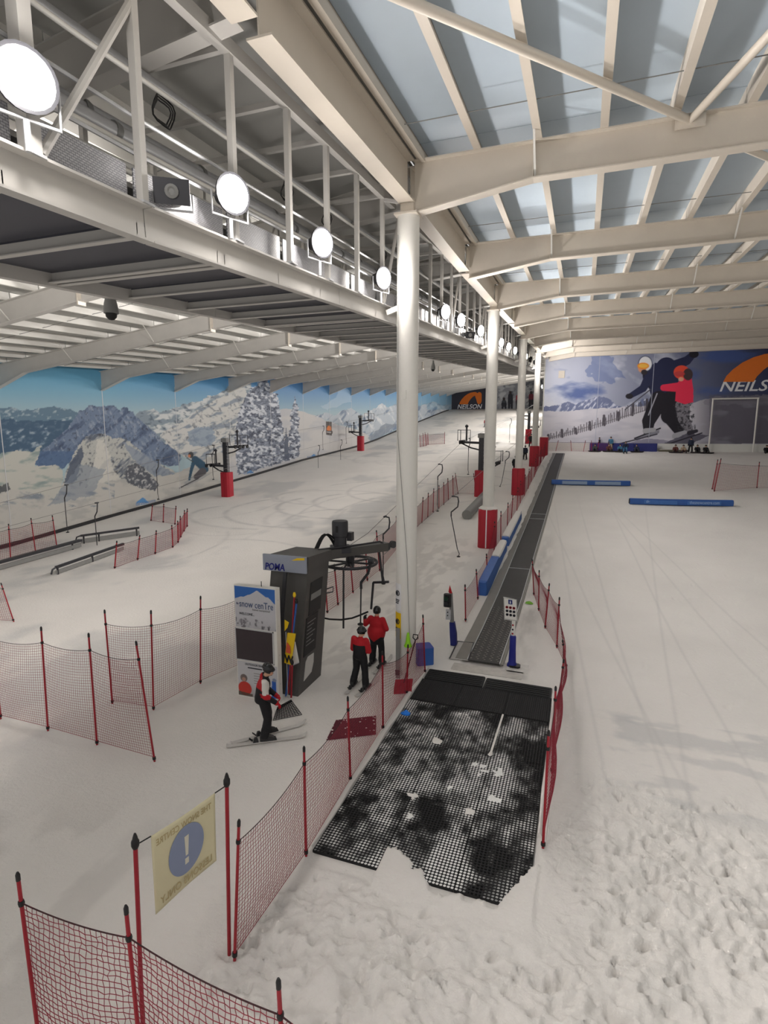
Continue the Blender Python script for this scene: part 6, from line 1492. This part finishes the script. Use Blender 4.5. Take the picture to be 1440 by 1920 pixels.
# ================================================================== smaller things on the snow
# traffic signal post at the foot of the conveyor
b = gp(850, 1210); Yb = b[1]
t = thing('signal_post', 'signal post with black lamp box, red pennant and blue padding by the conveyor foot', 'signal post', b)
top = at_y(845, 1112, Yb); mid = at_y(848, 1166, Yb)
mb = MB(); mb.bar(b, top, .11, .11, (0, 1, 0)); mb.build('post', m_mid, t)
mb = MB(); mb.loft([[p+np.array([w*a, .09*c, 0]) for a, c in ((-1, -1), (1, -1), (1, 1), (-1, 1))] for p, w in ((b+np.array([.02, 0, .02]), .10), (b*.5+mid*.5+np.array([.02, 0, 0]), .105), (mid, .075))]); mb.build('padding', pm('pad_navy', (30, 38, 110), .5, .1, 4), t, True)
c = at_y(839, 1126, Yb-.08); mb = MB(); mb.cbox(c-np.array([0, 0, .2]), (.24, .2, .42), 0, .05); lb = mb.build('lamp_box', m_black, t)
for k, mm in ((.1, pm('lamp_dark_green', (26, 60, 46), .3)), (-.08, m_dark)):
    mb = MB(); mb.lathe([(.07, 0), (.07, .05), (.055, .05), (.05, .02)], c+np.array([-.02, -.1, k]), 14, (0, -1, 0)); mb.build('lamp', mm, lb, True)
c = at_y(840, 1152, Yb-.08); mb = MB(); mb.box(c-np.array([.07, .04, .17]), c+np.array([.09, .04, .17])); cb = mb.build('control_box', m_galv, t)
for dz in (.09, -.02):
    mb = MB(); mb.lathe([(.02, 0), (.02, .03)], c+np.array([0, -.04, dz]), 10, (0, -1, 0)); mb.build('button', m_black, cb, True)
pn_ = [at_y(*p, Yb-.02) for p in ((843.5, 1097), (848, 1112), (844, 1114), (841, 1109))]
mb = MB(); mb.slab(pn_, (0, -1, 0), .02); mb.build('pennant', m_redj, t)
# sign board post
b = gp(960, 1248); Yb = b[1]
t = thing('rules_sign', 'white pictogram rules sign on a blue padded post beside the conveyor', 'sign', b)
c1 = at_y(960, 1190, Yb)
mb = MB(); mb.lathe([(.16, 0), (.15, .06), (.115, .12), (.10, .5), (.095, .93), (.07, .97)], b, 14); mb.build('padded_sleeve', pm('pad_navy2', (24, 34, 128), .5, .1, 4), t, True)
mb = MB(); mb.cbox(b+np.array([.08, -.05, 0]), (.34, .26, .06), 0, .06); mb.build('foot', m_black, t)
mb = MB(); mb.box((b[0]-.05, Yb-.03, .9), (b[0]+.05, Yb+.03, 1.5)); ps = mb.build('upright', m_white, t)
for z in (1.05, 1.18, 1.32):
    mb = MB(); mb.lathe([(.03, 0), (.03, .005)], (b[0]-.015, Yb-.03, z), 10, (0, -1, 0)); mb.build('round_sticker', m_red if z != 1.18 else m_ink, ps)
cs = [at_y(*p, Yb-.06) for p in ((945.5, 1161), (970.5, 1165), (969, 1124), (944, 1119))]
mb = MB(); mb.slab(cs, (0, -1, 0), .015); bd = mb.build('board', m_white, t)
ex = (cs[1]-cs[0])/np.linalg.norm(cs[1]-cs[0]); ez = (cs[3]-cs[0])/np.linalg.norm(cs[3]-cs[0]); W_ = np.linalg.norm(cs[1]-cs[0]); H_ = np.linalg.norm(cs[3]-cs[0])
def on(u, v, o=.018): return cs[0]+ex*W_*u+ez*H_*v+np.array([0, -o, 0])
mb = MB(); mb.slab([on(.36, .72), on(.66, .72), on(.66, .92), on(.36, .92)], (0, -1, 0), .004); mb.build('title_tile', pm('ink_blue_deep', (34, 44, 110), .5), bd)
mb = MB(); mb.slab([on(.46, .76, .023), on(.56, .76, .023), on(.53, .88, .023), on(.49, .88, .023)], (0, -1, 0), .003); mb.build('title_figure', m_inkw, bd)
for r in range(3):
    for c in range(3):
        p = on(.24+.26*c, .57-.165*r, .018)
        mb = MB(); mb.lathe([(.042, 0), (.042, .005), (.032 if r == 0 else .026, .005), (.03 if r == 0 else .024, 0)], p, 16, (0, -1, 0)); pr_ = mb.build('pictogram_ring', m_redj if r == 0 else m_ink, bd, True)
        mb = MB(); mb.bar(p+np.array([-.018, -.003, -.015]), p+np.array([.018, -.003, .015]), .012, .004, (0, 1, 0)); mb.build('pictogram', m_ink, pr_)
for a_, b_ in (((.03, .03), (.97, .03)), ((.03, .97), (.97, .97)), ((.03, .03), (.03, .97)), ((.97, .03), (.97, .97))):
    mb = MB(); mb.bar(on(*a_), on(*b_), .012, .006, (0, 1, 0)); mb.build('border_line', m_mid, bd)
# blue padded barrier beside the belt
def padded(y0, y1, x0, x1, h, label, snow):
    z0, z1 = float(g0(y0))+.0, float(g0(y1))+.05
    t = thing('padded_barrier', label, 'barrier', ((x0+x1)/2, y0, z0), 'blue padded barriers by the conveyor')
    rings = []
    for f in (0, .02, .5, .98, 1):
        y = y0+(y1-y0)*f; z = float(g0(y)); k = .05 if f in (0, 1) else 0
        rings.append([(x0+k, y, z-.05), (x1-k, y, z-.05), (x1-k*.5, y, z+h*.5), (x1-k-.03, y, z+h-k), (x0+k+.03, y, z+h-k), (x0+k*.5, y, z+h*.5)])
    mb = MB(); mb.loft(rings); mb.build('bolster', m_blue2, t)
    if snow:
        rings = []
        for f in (snow, snow+.05, .5+snow*.5, .97):
            y = y0+(y1-y0)*f; z = float(g0(y))+h; e = .02 if f in (snow, .97) else 0
            rings.append([(x0+.02+e, y, z-.02), (x1+.01-e, y, z-.06), (x1-.03-e, y, z+.05-e), ((x0+x1)/2, y, z+.11-2*e), (x0+.04+e, y, z+.06-e)])
        mb = MB(); mb.loft(rings); mb.build('snow_cover', m_snow_lump, t, True)
padded(22.7, 29.3, -3.88, -3.46, .62, 'blue padded barrier with frosted top, nearest the conveyor foot', .55)
padded(29.8, 36.6, -3.88, -3.46, .62, 'blue padded barrier buried under snow, farther up the conveyor', .03)
# blue crate by the near column
t = thing('foam_block', 'blue foam cube standing on the snow beside the near column', 'foam block', (-4.28, 15.72, 0))
mb = MB(); mb.cbox((-4.30, 15.75, 0), (.52, .5, .55), .55, .04); mb.build('block', m_blue2, t)
mb = MB(); mb.cbox((-4.30, 15.75, .545), (.5, .48, .012), .55, .04); mb.build('lid_seam', m_blue, t)
# lime cone and plank against the column
c = at_y(765, 1212, 14.62); t = thing('traffic_cone', 'lime green cone hung on the fence pole before the near column', 'cone', (c[0], 14.62, c[2]))
mb = MB(); mb.lathe([(.115, 0), (.12, .02), (.075, .12), (.035, .40), (.02, .42)], (c[0], 14.62, c[2]), 14); mb.build('cone_body', m_lime, t, True)
mb = MB(); mb.tube((c[0], 14.62, 0), (c[0], 14.62, c[2]+.2), .015, n=6); mb.build('stake', m_red, t)
t = thing('plank', 'grey plank leaning on the near column', 'plank', (-4.84, 14.55, 0))
mb = MB(); mb.bar((-4.72, 14.45, 0), (-4.78, 14.64, 1.45), .12, .03, (0, 1, 0)); mb.build('board', m_mid, t)
mb = MB(); mb.bar((-4.72, 14.43, .1), (-4.73, 14.46, .25), .13, .035, (0, 1, 0)); mb.build('end_band', m_dark, t)
# red snow shovel
sh = gp(757, 1300); t = thing('snow_shovel', 'red snow shovel standing against the fence by the near column', 'shovel', sh)
mb = MB(); mb.loft([[(sh[0]-.24, sh[1]-.16, .01), (sh[0]+.20, sh[1]+.06, .01), (sh[0]+.20, sh[1]+.09, .02), (sh[0]-.24, sh[1]-.13, .02)], [(sh[0]-.26, sh[1]-.06, .16), (sh[0]+.18, sh[1]+.16, .16), (sh[0]+.18, sh[1]+.19, .17), (sh[0]-.26, sh[1]-.03, .17)], [(sh[0]-.25, sh[1]+.02, .34), (sh[0]+.18, sh[1]+.24, .34), (sh[0]+.18, sh[1]+.27, .34), (sh[0]-.25, sh[1]+.05, .34)]]); bl_ = mb.build('blade', m_redpad, t)
for k in range(4):
    x = sh[0]-.2+.115*k; y = sh[1]-.13+.058*k; mb = MB(); mb.bar((x, y-.01, .04), (x-.01, y+.16, .33), .02, .02); mb.build('blade_rib', m_red, bl_)
mb = MB(); mb.tube((sh[0]-.03, sh[1]+.1, .25), (sh[0]+.16, sh[1]+.55, 1.35), .018, n=8); mb.build('shaft', m_netblk, t, True)
e = np.array([sh[0]+.16, sh[1]+.55, 1.35]); mb = MB(); mb.path([e, e+np.array([-.07, 0, .06]), e+np.array([-.06, 0, .16]), e+np.array([.06, 0, .16]), e+np.array([.07, 0, .06]), e], .016, 6); mb.build('grip', m_black, t, True)
# blue cloth and green glove dropped on the ground
def crumple(name, label, cat, c, s, mm, seed):
    rs = np.random.default_rng(seed); n = 10; rings = []
    for k, (r, z) in enumerate(((1, .0), (.95, .03), (.6, .07), (.2, .08))):
        rings.append([(c[0]+s*r*(.75+.4*rs.random())*math.cos(2*math.pi*i/n)*1.3, c[1]+s*r*(.75+.4*rs.random())*math.sin(2*math.pi*i/n)*.8, c[2]+.01+z*(.7+.6*rs.random())) for i in range(n)])
    mb = MB(); mb.loft(rings); o = mb.build(name, mm, None, True); tag(o, label, cat); return o
crumple('cloth', 'crumpled bright blue cloth lying at the edge of the mats', 'cloth', gp(761, 1341)+np.array([0, 0, .02]), .1, pm('cloth_blue', (30, 120, 220), .7), 3)
crumple('glove', 'green glove dropped on the snow behind the rules sign', 'glove', gp(992, 1132), .12, pm('cloth_green', (130, 190, 70), .7), 5)
# maroon mat beyond the fence and small black mat by the welcome board
P4 = [gp(*p) for p in ((612, 1389), (705, 1378), (705, 1344), (630, 1352))]
t = thing('rubber_mat', 'maroon rubber mat lying in the snow on the lift side of the fence', 'mat', (P4[0]+P4[2])/2)
mb = MB(); mb.slab([p+np.array([0, 0, .012]) for p in P4], (0, 0, 1), .018); sl = mb.build('sheet', pm('mat_maroon', (88, 24, 40), .7, .35, 9), t)
random.seed(5)
for k in range(26):
    u, v = random.random(), random.random(); p = (P4[0]*(1-u)+P4[1]*u)*(1-v)+(P4[3]*(1-u)+P4[2]*u)*v+np.array([0, 0, .03]); r = random.uniform(.008, .03)
    mb = MB(); mb.lathe([(r, 0), (r*.7, .008), (.002, .011)], p, 6); mb.build('snow_speck', m_snow_lump, sl)
P4 = [gp(*p) for p in ((512, 1352), (566, 1341), (546, 1314), (520, 1328))]
t = thing('rubber_mat', 'small black ring mat half covered with snow beside the welcome board', 'mat', (P4[0]+P4[2])/2)
NXm = 10
for j in range(NXm+1):
    v = j/NXm
    for (A, Bq) in (((P4[0]*(1-v)+P4[3]*v), (P4[1]*(1-v)+P4[2]*v)), ((P4[0]*(1-v)+P4[1]*v), (P4[3]*(1-v)+P4[2]*v))):
        mb = MB(); mb.bar(A+np.array([0, 0, .02]), Bq+np.array([0, 0, .02]), .011, .012); mb.build('mat_bar', m_rubber, t)
mb = MB(); mb.slab([P4[3]+np.array([0, 0, .02]), P4[2]+np.array([0, 0, .02]), P4[2]*.9+P4[1]*.1+np.array([0, 0, .02]), P4[3]*.8+P4[0]*.2+np.array([0, 0, .02])], (0, 0, 1), .02); mb.build('bare_end', m_rubber, t)
# snow kerbs along the mats
for x, y0, y1, w, lb in ((-4.13, 7.7, 15.4, .1, 'smooth ridge of clean snow between the mats and the lift-side fence'), (-.37, 9.3, 15.4, .05, 'thin ridge of clean snow along the nursery side of the mats')):
    rings = []
    for y in np.arange(y0, y1, .35):
        w2 = w*(1+.25*math.sin(y*3.1)); rings.append([(x-w2, y, -.04), (x+w2, y, -.04), (x+w2*.75, y, .035), (x, y, .065), (x-w2*.75, y, .04)])
    mb = MB(); mb.loft(rings); o = mb.build('snow_kerb', m_snow_lump, None, True); tag(o, lb, 'snow ridge')
# hollow grey pipe
a = np.array([-6.98, 36.0, float(g0(36.0))+.30]); b = np.array([-6.88, 43.0, float(g0(43.0))+.30])
t = thing('pipe', 'hollow grey pipe lying on the snow before the middle lift tower', 'pipe', (a+b)/2-np.array([0, 0, .3]))
d = (b-a)/np.linalg.norm(b-a); L = np.linalg.norm(b-a)
mb = MB(); mb.lathe([(.27, .0), (.33, .0), (.33, L), (.27, L), (.27, 0.001)], a, 20, d); mb.build('tube', m_mid, t, True)
mb = MB(); mb.lathe([(.268, 0), (.268, .02)], a+d*.5, 16, d); mb.build('bore_shade', m_black, t)  # black disc paints the shade inside the hollow pipe
# sponsor bolsters across the nursery slope
def bolster(u0, v0, u1, v1, r, label, mm, panel, txt):
    A = gp(u0, v0); B = gp(u1, v1); A[2] += .02; B[2] += .02
    t = thing('foam_bolster', label, 'bolster', (A+B)/2, 'blue sponsor bolsters')
    d = (B-A); L = np.linalg.norm(d); d /= L; n = np.array([d[1], -d[0], 0]); n /= np.linalg.norm(n)
    pts = [A+d*L*f-np.array([0, .18*math.sin(math.pi*f), 0]) for f in np.linspace(0, 1, 13)]
    mb = MB(); mb.loft([[p+n*w+np.array([0, 0, z]) for w, z in ((-.18, 0), (.18, 0), (.2, r*.6), (.12, r), (-.12, r), (-.2, r*.6))] for p in pts]); bo_ = mb.build('foam_body', mm, t, True)
    for f0, f1 in ((.14, .46), (.56, .88)):
        P0 = A+d*L*f0-np.array([0, .18*math.sin(math.pi*f0), 0])+n*.2; P1 = A+d*L*f1-np.array([0, .18*math.sin(math.pi*f1), 0])+n*.2
        mb = MB(); mb.slab([P0-n*.02+np.array([0, 0, .06]), P1-n*.02+np.array([0, 0, .06]), P1-n*.03+np.array([0, 0, r*.8]), P0-n*.03+np.array([0, 0, r*.8])], n, .075); pp_ = mb.build('print_panel', panel, t)
        if txt: lettering(txt, .30, P0+n*.06+np.array([0, 0, .13])+d*.12, d, (0, 0, 1), pm('ink_sky', (176, 204, 236), .5), pp_, depth=.01, fit=L*(f1-f0)*.88)
    for f, s in ((0, -1), (1, 1)):
        p = pts[0] if f == 0 else pts[-1]; mb = MB(); mb.loft([[p+d*s*.01+n*w+np.array([0, 0, z]) for w, z in ((-.17, .02), (.17, .02), (.19, r*.6), (.11, r-.02), (-.11, r-.02), (-.19, r*.6))], [p+d*s*.03+n*w+np.array([0, 0, z]) for w, z in ((-.15, .03), (.15, .03), (.16, r*.6), (.1, r-.04), (-.1, r-.04), (-.16, r*.6))]]); mb.build('end_cap', m_ink, t)
bolster(1034, 908, 1181, 911, .40, 'blue and pale grey sponsor bolster near the conveyor, upper of two', m_blue2, pm('panel_pale', (150, 172, 200), .5, .1, 5), None)
bolster(1180, 945, 1373, 949, .40, 'blue lettered sponsor bolster in the middle of the nursery slope, lower of two', m_blue2, pm('panel_blue', (70, 118, 190), .5, .1, 5), 'thesnowcentre.com')
# jib rails on the main slope
def rail(A, B, h, w, label, legs=(.1, .9)):
    A = np.asarray(A); B = np.asarray(B); t = thing('jib_rail', label, 'rail', (A+B)/2, 'jib rails on the main slope')
    up_ = np.array([0, 0, h]); mb = MB(); mb.bar(A+up_, B+up_, w, .12); mb.build('slide_bar', m_dark, t)
    mb = MB(); mb.bar(A+up_*.35, B+up_*.35, w*.25, h*.5); mb.build('skirt', m_mid, t)
    for f in legs:
        p = A*(1-f)+B*f; mb = MB(); mb.bar(p, p+up_, .07, .07); mb.build('leg', m_dark, t)
    d = (B-A)/np.linalg.norm(B-A); mb = MB(); mb.path([A+up_, A+up_-d*.2-np.array([0, 0, .05]), A-d*.3+up_*.3], .045, 6); mb.build('end_loop', m_dark, t)
rail(gp(-30, 1078), gp(152, 1026), .42, .3, 'long low dark jib box by the left wall fence')
rail(gp(152, 1020), gp(262, 1004), .5, .12, 'raised dark jib rail running on from the long jib box', (.05, .3, .95))
rail(gp(106, 1078), gp(232, 1032), .38, .14, 'low grey jib rail nearer the camera, ending behind the net fence', (.02, .5))
# goal frame, blue benches and low wall before the end mural
zb = float(g0(76.5)); ga = at_y(1337, 748, 76.6); gb = at_y(1422, 744, 76.6)
t = thing('goal_frame', 'white goal-like pipe frame before the end mural', 'frame', ((ga[0]+gb[0])/2, 76.6, zb))
for x in (ga[0], gb[0]):
    mb = MB(); mb.tube((x, 76.6, zb-.1), (x, 76.6, ga[2]), .09, n=10); mb.build('upright', m_white, t, True)
    mb = MB(); mb.cbox((x, 76.6, zb), (.3, .3, .05)); mb.build('base_plate', m_galv, t)
mb = MB(); mb.tube((ga[0]-.09, 76.6, ga[2]), (gb[0]+.09, 76.6, ga[2]), .09, n=10); mb.build('crossbar', m_white, t, True)
xa, xb = atc(1105, 76.0), atc(1232, 76.0)
t = thing('padded_bench', 'long dark blue padded wall at the top of the nursery slope behind the seated group', 'barrier', ((xa+xb)/2, 76.2, zb))
for k in range(3):
    x0, x1 = xa+(xb-xa)*k/3, xa+(xb-xa)*(k+1)/3; mb = MB(); mb.cbox(((x0+x1)/2, 76.3, zb-.05), (x1-x0-.03, .35, 1.05), 0, .05); mb.build('pad', pm('pad_deep_blue', (40, 46, 112), .55, .1, 2), t)
mb = MB(); mb.box((xa, 76.5, zb), (xb, 76.6, zb+.9)); mb.build('backing_board', m_blue, t)
t = thing('kerb_stones', 'low dark snow-capped sill right of the blue padded wall', 'sill', (atc(1265, 76.3), 76.3, zb))
mb = MB(); mb.cbox((atc(1262, 76.3), 76.4, zb-.05), (3.2, .3, .3), 0, .05); mb.build('sill', pm('sill_olive', (92, 88, 74), .8, .2, 3), t)
mb = MB(); mb.cbox((atc(1262, 76.3), 76.4, zb+.25), (3.1, .26, .05), 0, .05); mb.build('snow_cover', m_snow_lump, t)
# red padded box at the head of the conveyor
t = thing('padded_box', 'red padded control box at the head of the conveyor below the end mural', 'box', (-4.3, 69.5, float(g0(69.5))))
mb = MB(); mb.cbox((-4.3, 69.5, float(g0(69.5))-.05), (.95, 1.6, 2.3), 0, .08); mb.build('box', m_redpad, t)
mb = MB(); mb.cbox((-4.3, 69.5, float(g0(69.5))+2.25), (.85, 1.5, .1), 0, .08); mb.build('snow_cap', m_snow_lump, t)
